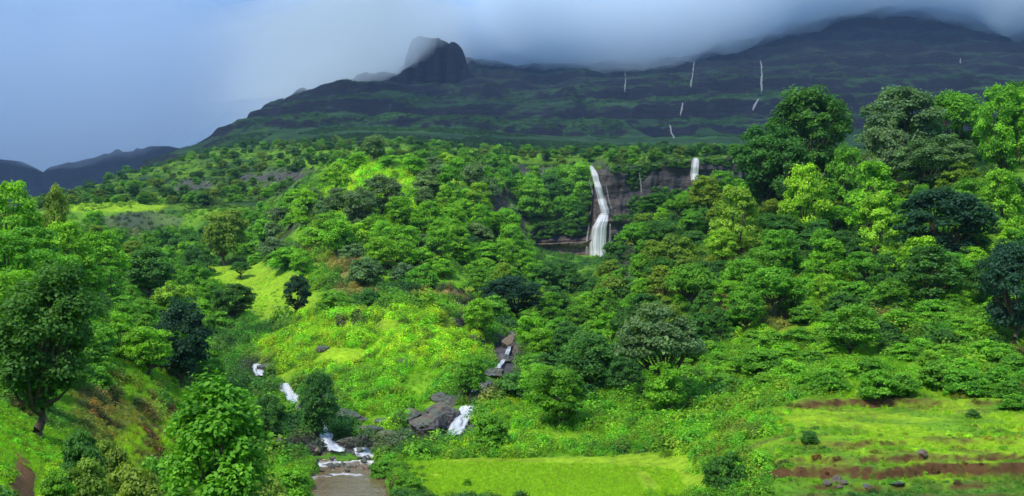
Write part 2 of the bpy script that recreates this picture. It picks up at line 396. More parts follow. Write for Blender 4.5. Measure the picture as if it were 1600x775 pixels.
kn = smooth(440, 500, PX) * (1 - smooth(740, 790, PX)) * smooth(102, 112, GY) * (1 - smooth(180, 200, GY))
GZ += kn * 0.9 * np.abs(fbm(GX / 4.5, GY / 6.0, 37, 3))
gPY = row_of(GZ, GY)
def H(X, Y):
    X = np.asarray(X, float); Y = np.asarray(Y, float)
    u = X / Y
    fi = np.interp(Y, gy, np.arange(len(gy))); fj = np.interp(u, gu, np.arange(len(gu)))
    i = np.clip(fi.astype(int), 0, len(gy) - 2); j = np.clip(fj.astype(int), 0, len(gu) - 2)
    a = fi - i; b = fj - j
    return (GZ[i, j] * (1 - b) + GZ[i, j + 1] * b) * (1 - a) + (GZ[i + 1, j] * (1 - b) + GZ[i + 1, j + 1] * b) * a
def hit(px, py, ymin=15, ymax=1090):
    """first ground point seen along the ray through photo pixel (px, py)"""
    j = int(np.clip(np.searchsorted(gu, u_of(px)), 1, len(gu) - 1))
    colr = gPY[:, j]
    ok = np.where((colr <= py) & (gy >= ymin) & (gy <= ymax))[0]
    if len(ok) == 0 or ok[0] == 0: return None
    i = ok[0]; a = (colr[i - 1] - py) / max(1e-6, colr[i - 1] - colr[i]); a = min(max(a, 0), 1)
    Y = gy[i - 1] + (gy[i] - gy[i - 1]) * a
    X = u_of(px) * Y
    return X, Y, float(H(X, Y))

# slope of the terrain
dzy = np.gradient(GZ, axis=0) / np.gradient(GY, axis=0)
dzx = np.gradient(GZ, axis=1) / np.gradient(GX, axis=1)
steep = np.sqrt(np.clip(dzy, -9, 9) ** 2 + np.clip(dzx, -9, 9) ** 2)

# what covers the ground: (px, py, rx, ry, ymin, ymax, class, strength)
C_LIME, C_GRASS, C_MID, C_DARK = (0.265, 0.450, 0.016), (0.175, 0.365, 0.016), (0.100, 0.255, 0.020), (0.035, 0.110, 0.026)
C_EARTH, C_RED, C_ROCK, C_OLIVE = (0.27, 0.17, 0.06), (0.120, 0.064, 0.026), (0.085, 0.078, 0.082), (0.20, 0.24, 0.035)
C_PADDY = (0.28, 0.45, 0.020)
C_RUST = (0.19, 0.135, 0.045)
PATCH = [
 (505, 548, 30, 10, 98, 180, C_DARK, .9), (570, 562, 36, 9, 98, 180, C_DARK, .8), (640, 578, 60, 10, 98, 180, C_DARK, .9), (692, 604, 30, 10, 98, 180, C_DARK, .8), (545, 503, 45, 6, 98, 200, C_DARK, .7), (640, 508, 60, 6, 98, 200, C_DARK, .7), (470, 540, 26, 12, 98, 180, C_DARK, .7), (590, 620, 30, 12, 98, 180, C_DARK, .6), (720, 545, 30, 10, 98, 180, C_DARK, .7),  # dark ellipses paint the shade of the knoll's hollows into the ground colour
 (215, 352, 75, 24, 380, 460, C_ROCK, .55), (170, 325, 75, 8, 440, 520, C_LIME, 1),
 (1330, 560, 290, 60, 95, 200, C_GRASS, .7), (1230, 500, 120, 40, 95, 200, C_LIME, .45), (1450, 530, 110, 40, 95, 200, C_MID, .5), (650, 330, 60, 40, 220, 420, C_LIME, .6), (460, 350, 60, 30, 220, 420, C_GRASS, .7),
 (440, 277, 90, 9, 478, 900, C_ROCK, .9), (300, 292, 30, 14, 478, 900, C_ROCK, .8), (760, 266, 130, 8, 478, 900, C_ROCK, .9), (560, 240, 300, 7, 478, 1000, C_GRASS, .45), (820, 288, 90, 8, 440, 700, C_LIME, .6), (240, 268, 100, 7, 478, 1000, C_GRASS, .35),
 (30, 440, 80, 60, 60, 200, C_LIME, 1), (20, 700, 160, 90, 10, 62, C_GRASS, 1), (120, 760, 120, 40, 10, 62, C_LIME, .7),
 (190, 650, 75, 55, 30, 130, C_OLIVE, 1), (150, 625, 45, 30, 30, 130, C_EARTH, .6), (240, 700, 60, 45, 30, 130, C_LIME, .8), (225, 600, 60, 28, 30, 150, C_GRASS, .9),
 (390, 440, 85, 30, 190, 350, C_LIME, 1), (440, 470, 60, 30, 150, 330, C_LIME, .9),
 (590, 300, 80, 48, 220, 420, C_LIME, 1), (520, 330, 50, 40, 220, 420, C_LIME, .6), (690, 285, 40, 20, 220, 420, C_LIME, .7),
 (600, 540, 190, 60, 98, 180, C_LIME, 1), (620, 620, 90, 60, 98, 160, C_GRASS, 1), (560, 500, 120, 22, 130, 200, C_LIME, .8),
 (470, 560, 60, 40, 98, 180, C_LIME, .7),
 (690, 461, 62, 10, 150, 225, C_EARTH, 1), (560, 455, 40, 12, 150, 225, C_EARTH, .6), (650, 415, 60, 22, 185, 280, C_EARTH, .6), (545, 415, 35, 22, 185, 280, C_EARTH, .7),
 (480, 400, 30, 30, 185, 280, C_OLIVE, .5),
 (1400, 680, 330, 75, 60, 110, C_LIME, 1), (1240, 720, 120, 60, 60, 100, C_GRASS, .6), (1350, 655, 160, 14, 70, 110, C_PADDY, .8),
 (1380, 622, 45, 10, 80, 110, C_RED, .9), (1150, 690, 120, 30, 80, 110, C_MID, .5),
 (860, 742, 330, 46, 60, 91, C_PADDY, 1), (820, 640, 70, 40, 92, 130, C_LIME, .9), (790, 690, 110, 22, 90, 110, C_LIME, .8), (1000, 660, 200, 30, 92, 120, C_GRASS, .7),
 (190, 322, 70, 9, 400, 640, C_LIME, 1.2), (960, 350, 40, 25, 400, 452, C_GRASS, .8), (720, 240, 260, 12, 480, 1000, C_GRASS, .5),
 (560, 255, 120, 10, 480, 900, C_GRASS, .7), (1000, 318, 40, 22, 280, 400, C_LIME, 1),
 (1390, 310, 60, 40, 130, 300, C_GRASS, .8), (1325, 325, 25, 15, 130, 300, C_EARTH, .7), (1590, 570, 25, 14, 90, 200, C_RED, .9), (1450, 450, 100, 60, 100, 250, C_MID, .6),
 (1180, 420, 80, 50, 100, 250, C_OLIVE, .5), (1290, 600, 200, 60, 90, 150, C_GRASS, .6),
 (520, 700, 120, 16, 92, 108, C_ROCK, .9), (690, 665, 60, 28, 96, 125, C_ROCK, 1), (500, 635, 25, 22, 98, 140, C_ROCK, .8),
 (790, 555, 22, 35, 105, 175, C_ROCK, 1), (1140, 488, 42, 26, 95, 250, C_RUST, .75), (1212, 495, 40, 20, 95, 250, C_RUST, .7), (1372, 505, 44, 20, 95, 250, C_RUST, .7), (1010, 455, 40, 18, 95, 260, C_RUST, .6), (1150, 640, 30, 12, 88, 110, C_RUST, .5), (1290, 700, 60, 10, 66, 90, C_RUST, .5), (745, 610, 30, 30, 100, 130, C_ROCK, .8), (640, 690, 80, 14, 96, 108, C_ROCK, .6), (400, 575, 30, 14, 100, 170, C_ROCK, .6),
]
def cover(px, py, Y, st, X):
    """ground colour (n,3) and how much low vegetation grows there"""
    px = np.asarray(px, float); py = np.asarray(py, float)
    n = px.shape
    c = np.empty(n + (3,)); c[...] = C_MID
    nz1 = np.clip(0.5 + 1.1 * fbm(X / 11, Y / 11, 71, 4), 0, 1)[..., None]
    c = np.array(C_DARK) * (1 - nz1) + np.array(C_GRASS) * nz1
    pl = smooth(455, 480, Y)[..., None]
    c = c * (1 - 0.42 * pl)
    wob = 0.35 * fbm(px / 22, py / 11, 61, 3)
    veg = np.full(n, 1.0)
    for (a, b, rx, ry, y0, y1, cc, s) in PATCH:
        d = np.sqrt(((px - a) / rx) ** 2 + ((py - b) / ry) ** 2) + wob
        w = s * (1 - smooth(0.72, 1.12, d)) * (Y >= y0) * (Y <= y1)
        w = np.clip(w, 0, 1)
        c = c * (1 - w[..., None]) + np.array(cc) * w[..., None]
        v = {C_ROCK: 0.12, C_RED: 0.15, C_EARTH: 0.10, C_PADDY: 0.0, C_OLIVE: 0.5}.get(cc, 1.0)
        veg = veg * (1 - w) + v * w
    tz_ = (smooth(1080, 1200, px) * (Y > 62) * (Y < 97))[..., None]
    sp = smooth(0.12, 0.42, fbm(X / 2.6, Y / 1.6, 74, 4))[..., None] * tz_
    c = c * (1 - 0.65 * sp) + np.array((0.15, 0.13, 0.035)) * 0.65 * sp
    sp = smooth(0.05, 0.35, fbm(X / 4.0 + 50, Y / 2.0, 75, 4))[..., None] * tz_
    c = c * (1 - 0.7 * sp) + np.array(C_MID) * 0.7 * sp
    # bare banks and rock where it is steep
    rk = smooth(0.9, 1.5, st * (1 + 0.55 * tz_[..., 0]) + 0.25 * wob + (0.25 + 0.6 * fbm(X / 2.2, Y / 1.5, 73, 3)) * (Y < 110)) * (Y > 60)
    rc = np.where((Y < 110)[..., None], np.array(C_RED), np.array(C_ROCK) * 0.75)
    c = c * (1 - rk[..., None]) + rc * rk[..., None]
    veg = veg * (1 - 0.75 * rk)
    return np.clip(c, 0.005, 1), veg
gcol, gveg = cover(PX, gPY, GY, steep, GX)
gcol[ch > 0.6] = (0.13, 0.09, 0.05)
nearbank = (bank > 0.05) | ((ch > 0.02) & (ch <= 0.6))
gcol[nearbank] = C_MID
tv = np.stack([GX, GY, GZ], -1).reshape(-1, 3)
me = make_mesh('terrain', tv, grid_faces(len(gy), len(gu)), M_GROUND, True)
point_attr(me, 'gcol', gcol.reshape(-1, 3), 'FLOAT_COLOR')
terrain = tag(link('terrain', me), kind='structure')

# ground carried on behind and beyond, out to the horizon
M_PLAIN = M_GROUND
def sheet(name, x0, x1, y0, y1, z, n=24, hole=None):
    xs = np.linspace(x0, x1, n); ys = np.linspace(y0, y1, n)
    A, B = np.meshgrid(xs, ys)
    m_ = make_mesh(name, np.stack([A, B, np.full_like(A, z) + 6 * fbm(A / 300, B / 300, 3, 2)], -1).reshape(-1, 3), grid_faces(n, n), M_PLAIN, True)
    point_attr(m_, 'gcol', np.tile(np.array(C_MID), (n * n, 1)), 'FLOAT_COLOR')
    return tag(link(name, m_), kind='structure')
sheet('ground', -9000, 9000, -4000, 14000, -60, 60)
# hilltop under and behind the photographer
ns, nr = 40, 10
ang = np.linspace(math.atan2(3, u_of(2500) * 3), math.atan2(3, u_of(-900) * 3) - 2 * math.pi, ns)[::-1]
hv = []
for r_ in np.linspace(0, 1, nr):
    for k, a_ in enumerate(np.linspace(0, 1, ns)):
        R = 4.2 + 300 * r_ ** 2
        th = math.radians(-225 + 270 * a_)
        hv.append((R * math.cos(th), R * math.sin(th) + 0.2, -1.75 - 55 * r_ ** 2 if r_ > 0 else -1.7))
hm = make_mesh('hill', hv, grid_faces(nr, ns), M_GROUND, True)
point_attr(hm, 'gcol', np.tile(np.array(C_GRASS), (len(hv), 1)), 'FLOAT_COLOR')
tag(link('hill', hm), kind='structure')

# ------------------------------------------------------------------ mountains
MY = [850, 1000, 1200, 1500, 1580, 1800, 2100, 2400, 2700, 3000, 3600]
MP = {
 -700: [60, 60, 60, 60, 60, 60, 60, 60, 60, 50, 40],
 150: [345, 345, 345, 345, 345, 345, 345, 345, 345, 345, 345],
 200: [300, 300, 300, 300, 300, 300, 300, 310, 320, 330, 340],
 230: [262, 258, 256, 254, 253, 251, 249, 262, 290, 310, 340],
 300: [250, 245, 238, 230, 229, 225, 221, 240, 260, 290, 340],
 370: [240, 234, 222, 200, 195, 186, 176, 200, 240, 280, 320],
 470: [230, 222, 206, 182, 172, 150, 131, 150, 180, 220, 280],
 560: [224, 215, 196, 168, 158, 130, 106, 120, 140, 180, 250],
 620: [224, 215, 196, 168, 158, 128, 104, 100, 110, 140, 220],
 735: [235, 224, 202, 172, 160, 130, 108, 92, 88, 110, 180],
 800: [240, 230, 210, 180, 166, 140, 122, 104, 80, 90, 150],
 1000: [243, 234, 214, 184, 160, 128, 108, 92, 62, 50, 100],
 1150: [245, 236, 214, 182, 152, 118, 96, 74, 34, 20, 60],
 1250: [245, 236, 212, 178, 150, 118, 92, 52, 8, -15, 30],
 1400: [245, 236, 210, 172, 148, 112, 80, 36, -14, -40, 10],
 1520: [245, 236, 210, 172, 150, 110, 74, 30, -10, -22, 10],
 1545: [245, 236, 210, 172, 150, 112, 78, 40, 12, 10, 30],
 1600: [245, 236, 210, 174, 152, 116, 84, 52, 30, 26, 40],
 1700: [245, 236, 210, 176, 155, 116, 80, 40, 0, -10, 20],
 2600: [60, 90, 130, 200, 230, 300, 380, 450, 520, 560, 560],
}
mc = sorted(MP)
MT = np.zeros((len(MY), len(mc)))
for j, c in enumerate(mc):
    for i, v in enumerate(MP[c]):
        MT[i, j] = v if c in (-700, 2600) else z_of(v, MY[i])
my = np.linspace(850, 3600, 520)
mu = np.concatenate([np.linspace(u_of(-700), -0.5, 20, endpoint=False), np.linspace(-0.5, 0.52, 520, endpoint=False), np.linspace(0.52, u_of(2600), 40)])
MU, MYg = np.meshgrid(mu, my)
MX = MU * MYg
wr = fbm(MX / 260, MYg / 260, 91, 4)
MZ = table_z(MU + 0.012 * fbm(MYg / 300, MX / 300, 12, 3), MYg * (1 + 0.03 * wr), MT, np.array(MY, float), np.array([u_of(c) for c in mc]))
for _ in range(3):
    MZ[1:-1] = (MZ[:-2] + 2 * MZ[1:-1] + MZ[2:]) / 4
    MZ[:, 1:-1] = (MZ[:, :-2] + 2 * MZ[:, 1:-1] + MZ[:, 2:]) / 4
amp = smooth(1000, 1500, MYg) * smooth(u_of(160), u_of(420), MU)
rid = 1 - np.abs(fbm(MX / 130, MYg / 420, 55, 4)) * 2
MZ += amp * (17 * (rid - 0.6) + 7 * fbm(MX / 50, MYg / 70, 56, 4) + 18 * fbm(MX / 330, MYg / 500, 58, 3))
MPX = px_of(MU)
tw = amp * 0.95 * np.clip(0.75 + 0.5 * fbm(MX / 300, MYg / 300, 68, 3), 0.3, 1)
tz = terrace(MZ + 18 * fbm(MX / 420, MYg / 700, 57, 3), 56.0, 0.34, 0.64) * 0.6 + 0.4 * terrace(MZ + 7 * fbm(MX / 120, MYg / 200, 59, 3), 19.0, 0.36, 0.55)
MZ = MZ * (1 - tw) + tz * tw
MZ += amp * (3.2 * fbm(MX / 14, MYg / 22, 76, 4) - 5.0 * np.abs(fbm(MX / 38, MYg / 160, 78, 3)))
# the square-topped butte
bx = smooth(620, 650, MPX + 12 * fbm(MX / 20, MYg / 20, 60, 4)) * (1 - smooth(722, 737, MPX + 5 * fbm(MX / 20, MYg / 20, 62, 3)))
by0 = smooth(2030, 2080, MYg + 34 * fbm(MX / 14, MYg / 60, 63, 4))
by = 0.7 * by0 + 0.3 * np.floor(by0 * 4 + 0.5) / 4
by = by * (1 - smooth(2200, 2260, MYg))
toprow = np.interp(MPX, [620, 640, 655, 665, 690, 710, 722, 735], [74, 63, 57, 60, 64, 70, 77, 88])
topz = z_of(toprow, 2090.0) + 4.0 * fbm(MX / 12, MYg / 12, 64, 3)
MZ = np.where(bx * by > 0, MZ * (1 - bx * by) + np.maximum(topz, MZ) * bx * by, MZ)
mPY = row_of(MZ, MYg)
mdy = np.gradient(MZ, axis=0) / np.gradient(MYg, axis=0); mdx = np.gradient(MZ, axis=1) / np.gradient(MX, axis=1)
mst = np.sqrt(mdy ** 2 + mdx ** 2)
mveg = 1 - smooth(0.38, 0.66, mst + 0.22 * fbm(MX / 40, MYg / 40, 65, 4))
mveg *= 0.35 + 0.65 * (1 - smooth(1300, 2300, MYg + 250 * fbm(MX / 200, MYg / 200, 66, 3)))
G1, G2, R1 = np.array((0.018, 0.055, 0.018)), np.array((0.045, 0.120, 0.026)), np.array((0.013, 0.014, 0.020))
gmix = np.clip(0.5 + 0.9 * fbm(MX / 70, MYg / 70, 67, 4), 0, 1)[..., None]
mcol = (G1 * (1 - gmix) + G2 * gmix) * mveg[..., None] + R1 * (1 - mveg[..., None])
me = make_mesh('mountain', np.stack([MX, MYg, MZ], -1).reshape(-1, 3), grid_faces(len(my), len(mu)), M_HILL, True)
point_attr(me, 'gcol', mcol.reshape(-1, 3), 'FLOAT_COLOR')
tag(link('mountain', me), kind='structure')
def mhit(px, py, ymin=900):
    j = int(np.clip(np.searchsorted(mu, u_of(px)), 1, len(mu) - 1))
    ok = np.where((mPY[:, j] <= py) & (my >= ymin))[0]
    if len(ok) == 0 or ok[0] == 0: return None
    i = ok[0]
    return u_of(px) * my[i], my[i] - 2, z_of(py, my[i] - 2)

def far_range():
    xs = np.linspace(-700, 420, 200); ys = np.linspace(2300, 3600, 40)
    A, B = np.meshgrid(xs, ys)
    crest = np.interp(A, [-700, -300, -120, 0, 30, 48, 66, 90, 130, 180, 230, 300, 420], [190, 215, 235, 243, 246, 254, 264, 254, 243, 233, 226, 228, 250])
    zc = z_of(crest, 2750.0)
    prof = np.interp(B, [2300, 2500, 2750, 3100, 3600], [0.0, 0.62, 1.0, 0.6, 0.0])
    Z = -80 + (zc + 80) * prof + 16 * fbm(A / 20, B / 300, 70, 4) * prof * (prof < 0.98)
    m_ = make_mesh('mountain', np.stack([u_of(A) * B, B, Z], -1).reshape(-1, 3), grid_faces(40, 200), M_HILL, True)
    point_attr(m_, 'gcol', np.tile(np.array((0.010, 0.018, 0.022)), (8000, 1)), 'FLOAT_COLOR')
    tag(link('mountain', m_), kind='structure')
far_range()

# ------------------------------------------------------------------ cliff behind the tall waterfall
def cliff_y(px, t):
    """distance of the rock face; t = 0 at its foot, 1 at its lip"""
    X = px * 0.26
    base = 444.5 + 2.2 * fbm(X / 16, t * 0, 81, 3) + np.where(px < 850, (850 - px) * 0.06, 0) + np.where(px > 1070, (px - 1070) * -0.02, 0)
    ledge = 4.5 * smooth(0.44, 0.47, t)
    strat = 1.3 * (vnoise(t * 13 + 0.5 * fbm(X / 14, t * 2, 89, 2), X / 9, 82) - 0.5) * 2 + 0.35 * smooth(-0.2, 0.2, np.sin(t * 38 + 4 * fbm(X / 14, t, 83, 3)))
    crack = 2.2 * fbm(X / 4.0, t * 2.5, 84, 5)
    over = -1.6 * smooth(0.30, 0.44, t) * (1 - smooth(0.44, 0.46, t)) + 1.4 * (1 - smooth(0.0, 0.28, t)) * np.clip(0.4 + fbm(X / 12, t * 2, 85, 2), 0, 1)
    return base + ledge + strat * 0.7 + crack - over * -1.0
def cliff_rows(px):
    bot = np.interp(px, [800, 850, 930, 960, 1000, 1160], [402, 408, 412, 412, 412, 412])
    top = np.interp(px, [800, 822, 835, 915, 924, 928, 960, 1080, 1160], [396, 380, 352, 340, 330, 266, 262, 250, 246])
    return bot, top
cp_ = np.linspace(806, 1160, 260); ct_ = np.linspace(0, 1, 110)
CPX, CT = np.meshgrid(cp_, ct_)
bot, top = cliff_rows(CPX)
CYY = cliff_y(CPX, CT)
CZ = z_of(bot + (top - bot) * CT + 3.0 * fbm(CPX / 12, CT, 86, 3) * smooth(0.9, 1, CT), 452.0)
back = np.stack([u_of(CPX[-1]) * 474, np.full(260, 474.0), CZ[-1] - 0.8], -1)
cv = np.concatenate([np.stack([u_of(CPX) * CYY, CYY, CZ], -1).reshape(-1, 3), back])
cm_ = make_mesh('cliff', cv, grid_faces(111, 260), M_CLIFF, False)
pink = smooth(0.60, 0.34, CT + 0.12 * fbm(CPX / 14, CT * 3, 90, 3)) * (1 - smooth(925, 960, CPX)) * smooth(830, 850, CPX)
pink = np.maximum(pink, 0.45 * smooth(0.36, 0.46, CT) * (1 - smooth(0.46, 0.5, CT)) * smooth(940, 960, CPX))
point_attr(cm_, 'rust', np.concatenate([pink.ravel(), np.zeros(260)]))
tag(link('cliff', cm_), kind='structure')

# ------------------------------------------------------------------ falling water
def ribbon(name, pts, mat, label, group=None, n=40, across=9, rough=0.12, lift=0.12, thick=0.0, cat='waterfall'):
    """pts: (x, y, z, half width); a rippled sheet of water with its own depth"""
    pts = np.array(pts, float)
    s = np.linspace(0, 1, len(pts)); S = np.linspace(0, 1, n)
    P = np.stack([np.interp(S, s, pts[:, k]) for k in range(4)], -1)
    seed = abs(hash(label)) % 97 if False else sum(map(ord, label)) % 97
    v, flow, body = [], [], []
    L = 0
    for i in range(n):
        if i: L += float(np.linalg.norm(P[i, :3] - P[i - 1, :3]))
        for j in range(across):
            a = j / (across - 1) * 2 - 1
            hw = P[i, 3] * (1 + (0.10 if mat is M_FALL else 0.22) * float(fbm(np.array(L * 0.35 / max(P[i, 3], 0.1)), np.array(float(seed) + (3 if a > 0 else 0)), 5, 2)))
            bulge = (1 - a * a) * P[i, 3] * (0.35 if mat is not M_CASC else 0.10) + (0.16 * float(fbm(np.array(L * 1.1), np.array(a * 2.2 + seed), 7, 3)) if mat is M_CASC else 0)
            rr = rough * float(fbm(np.array(L * 0.25 / max(P[i, 3], 0.1) + seed), np.array(j * 0.9), 6, 2))
            v.append((P[i, 0] + a * hw + rr, P[i, 1] - lift - bulge + rr, P[i, 2] + lift * 0.6 + rr * 0.5))
            flow.append((a * 1.3 + seed, L * 0.12 / max(P[i, 3], 0.2), 0)); 
            e = 1 - abs(a) ** 2.4
            ends = min(1.0, i / 2.0 + 0.35, (n - 1 - i) / 3.0 + 0.1)
            body.append(0.45 * e * ends - (0.25 if abs(a) > 0.99 else 0))
    me = make_mesh(name, v, grid_faces(n, across), mat, True)
    point_attr(me, 'flow', flow, 'FLOAT_VECTOR'); point_attr(me, 'body', body)
    return tag(link(name, me), label, cat, group)

def on_cliff(px, py, hw, fwd=0.6):
    b, t = cliff_rows(np.array(float(px)))
    tt = float(np.clip((b - py) / (b - t), 0, 1))
    Y = float(cliff_y(np.array(float(px)), np.array(tt))) - fwd
    ys = [float(cliff_y(np.array(float(px) + d), np.array(tt))) for d in (-4, 0, 4)]
    Y = min(ys) - fwd
    return (u_of(px) * Y, Y, z_of(py, Y), hw)
def px_m(w): return w / 2 / F_PX * 450
rowsU = [(924, 259, 7), (927, 266, 10), (930, 275, 12), (932, 284, 12), (935, 293, 13), (937, 302, 12), (940, 311, 14), (942, 320, 14), (945, 328, 15), (946, 335, 15)]
rowsL = [(945, 333, 15), (943, 337, 18), (940, 346, 22), (936, 356, 26), (935, 368, 28), (934, 380, 30), (934, 392, 30), (935, 404, 30)]
F1 = tag(bpy.data.objects.new('waterfall', None), 'tall white two tiered waterfall down the dark cliff left of centre right', 'waterfall')
F1['label'] = 'tall white two-tiered waterfall pouring down the cliff at the valley head'
COL.objects.link(F1)
a_ = ribbon('upper_fall', [on_cliff(a, b, px_m(w)) for a, b, w in rowsU], M_FALL, 'narrow stepped upper tier', n=60, across=13, rough=0.2)
b_ = ribbon('lower_fall', [on_cliff(a, b, px_m(w), 1.0) for a, b, w in rowsL], M_FALL, 'broad lower tier', n=60, across=17, rough=0.2)
strs = [ribbon('water_strand', [on_cliff(a + dx, b, px_m(w)) for a, b, w in pts_], M_THIN, 'thin side strand', n=30, across=5, rough=0.3)
        for dx, pts_ in [(11, [(936, 288, 2), (938, 298, 4), (940, 308, 4), (943, 320, 5), (946, 330, 3)]), (-9, [(930, 276, 2), (931, 286, 3), (934, 296, 3), (936, 306, 2)]),
                         (17, [(938, 340, 2), (937, 352, 4), (936, 368, 5), (936, 384, 6), (936, 400, 5)]), (-17, [(938, 350, 2), (936, 362, 4), (934, 378, 5), (934, 400, 6)])]]
for o in [a_, b_] + strs:
    o.parent = F1
    del o['category']
ribbon('waterfall', [on_cliff(a, b, px_m(w)) for a, b, w in [(1088, 247, 10), (1088, 252, 14), (1087, 262, 15), (1086, 272, 15), (1086, 284, 14)]], M_FALL,
       'short wide white waterfall beside the trees on the right end of the cliff', n=40, across=11, rough=0.4)
ribbon('waterfall', [on_cliff(a, b, px_m(w)) for a, b, w in [(1001, 262, 2), (1000, 275, 3), (1002, 290, 4), (1003, 305, 3)]], M_THIN,
       'faint thin trickle on the dark cliff between the two white waterfalls', n=24, across=5, rough=0.3)
for pts, lab in [
    ([(1189, 98, 3), (1191, 108, 4), (1191, 120, 5), (1190, 132, 6), (1191, 142, 6), (1190, 150, 3)], 'long thin white waterfall high on the mountain, above the big dark trees'),
    ([(1186, 158, 4), (1183, 163, 5), (1180, 168, 7), (1178, 173, 6), (1176, 178, 4)], 'small white cascade just under the long thin mountain waterfall'),
    ([(1086, 98, 2), (1084, 110, 4), (1083, 122, 3), (1080, 134, 5), (1080, 142, 3)], 'faint thin waterfall on the mountain midway to the long one'),
    ([(1067, 165, 3), (1066, 172, 5), (1064, 180, 5), (1063, 186, 4)], 'short pale waterfall on the middle ledge of the mountain'),
    ([(1046, 200, 3), (1048, 206, 6), (1048, 212, 5), (1051, 218, 6), (1053, 224, 4)], 'bright slanting little waterfall low on the mountain foot'),
    ([(977, 116, 2), (978, 128, 3), (977, 140, 4), (976, 150, 2)], 'faintest mountain waterfall, nearest the cloud left of the others'),
    ([(1503, 95, 3), (1502, 99, 4), (1503, 104, 3)], 'tiny white trickle high on the mountain at far right'),
    ([(1190, 56, 3), (1188, 60, 4), (1186, 64, 3)], 'tiny pale trickle just under the cloud on the mountain')]:
    q = [mhit(a, b) for a, b, w in pts]
    q = [(x[0], min(x[1], 9e9), x[2], 0.36 * w / F_PX * x[1]) for x, (a, b, w) in zip(q, pts) if x]
    if len(q) < 2: continue
    ym = min(t[1] for t in q)
    ribbon('waterfall', q, M_THIN, lab, 'thin waterfalls on the mountain', n=28, across=5, rough=1.2, lift=6)

def drape(pts, extra=0.15):
    out = []
    for (px, py, w) in pts:
        h_ = hit(px, py, 60)
        if h_: out.append((h_[0], h_[1], h_[2] + extra, w / 2 / F_PX * h_[1]))
    return out
def cascade(pts, label, n=40, extra=0.3):
    q = drape(pts, extra)
    print('cascade', [(round(a[1], 1), round(a[2], 1)) for a in q])
    if len(q) > 1: ribbon('cascade', q, M_CASC, label, 'cascades above the muddy pool', n=n, across=11, rough=0.35, lift=0.25, cat='waterfall')
cascade([(404, 573, 17), (406, 582, 18), (409, 592, 16)], 'small white fall high on the left, topmost step of the left cascade', 16)
cascade([(443, 603, 14), (452, 615, 22), (458, 626, 20), (464, 637, 14)], 'white fall half hidden behind the dark tree over the left cascade', 20)
cascade([(491, 656, 12), (497, 664, 24), (503, 674, 20), (506, 684, 30), (511, 692, 24), (516, 699, 30), (524, 706, 26), (530, 712, 30)], 'white cascade tumbling over rocks into the muddy pool', 60)
cascade([(560, 706, 14), (565, 711, 22), (572, 716, 30), (578, 720, 22)], 'low white rapid between boulders at the right end of the pool', 24, 0.2)
cascade([(748, 608, 14), (742, 614, 12), (738, 622, 8)], 'small white rapid at the head of the right cascade')
cascade([(733, 640, 22), (728, 652, 30), (721, 664, 28), (714, 676, 28), (708, 687, 26)], 'slanting white cascade sliding down grey rock on the right', 40)
cascade([(798, 536, 6), (794, 555, 6), (782, 575, 8), (770, 592, 8)], 'thin rill running down dark rock above the right cascade', 24)

# ------------------------------------------------------------------ muddy pool
sy = np.concatenate([np.linspace(28, 78, 20, endpoint=False), np.linspace(78, 98.3, 60)])
sa = np.linspace(-1, 1, 24)
SA, SY = np.meshgrid(sa, sy)
SX = u_of(np.interp(SY, CH_Y, CH_P)) * SY + SA * (np.interp(SY, CH_Y, CH_W) + 1.3)
SZ = np.full_like(SX, -15.2) + 0.03 * fbm(SX * 1.2, SY * 0.8, 3, 2)
SZ += 0.18 * smooth(94, 98, SY)
fn = fbm(SX / 0.9, SY / 2.2, 8, 4)
foam = 0.42 * smooth(92.5, 97.5, SY + 4.5 * fn) * smooth(-0.25, 0.1, fn + 0.15) + 0.55 * np.clip(fn + 0.15, 0, 1) * smooth(80, 92, SY) + 0.18 * np.clip(fn, 0, 1)
foam += 0.40 * (1 - smooth(0.3, 1.2, np.abs(SY - 89.5 - 2.2 * fbm(SX / 2.5, SY * 0, 28, 3)))) * (fn > -0.15)
me = make_mesh('stream', np.stack([SX, SY, SZ], -1).reshape(-1, 3), grid_faces(len(sy), 24), M_WATER, True)
point_attr(me, 'foam', foam.ravel())
tag(link('stream', me), kind='structure')

# footpath at the lower left
def footpath():
    pts = [(38, 712, 20), (44, 722, 28), (46, 738, 34), (42, 752, 40), (38, 768, 46), (36, 790, 50), (34, 820, 54)]
    v = []; n = 60; m_ = 8
    P = np.array(pts, float); S = np.linspace(0, len(P) - 1, n)
    for k in range(n):
        a, b, w = [np.interp(S[k], range(len(P)), P[:, c]) for c in range(3)]
        h_ = hit(a, b, 12)
        for q in range(m_):
            t = q / (m_ - 1) - 0.5
            ww = w * (1 + 0.25 * (float(vnoise(np.array(k * 0.4), np.array(float(q > 3) * 7), 4)) - 0.5)) / F_PX * h_[1]
            X = h_[0] + t * ww
            v.append((X, h_[1], float(H(X, h_[1])) + 0.05 * (1 - (2 * t) ** 4) - 0.02))
    m2, nt, out = new_mat('trodden_mud')
    geo = N(nt, 'ShaderNodeNewGeometry'); n1 = noise_node(nt, 5, 6, 0.7, geo.outputs['Position'])
    p = N(nt, 'ShaderNodeBsdfPrincipled'); p.inputs['Roughness'].default_value = 1.0; p.inputs['Specular IOR Level'].default_value = 0.05
    nt.links.new(mixrgb(nt, 'MIX', maprange(nt, n1, 0.35, 0.65, 0, 1), (0.15, 0.068, 0.028, 1), (0.32, 0.17, 0.08, 1)), p.inputs['Base Color'])
    bb = N(nt, 'ShaderNodeBump'); bb.inputs['Distance'].default_value = 0.05; nt.links.new(n1, bb.inputs['Height']); nt.links.new(bb.outputs[0], p.inputs['Normal'])
    nt.links.new(p.outputs[0], out.inputs['Surface'])
    tag(link('footpath', make_mesh('footpath', v, grid_faces(n, m_), m2, True)), kind='structure')
footpath()

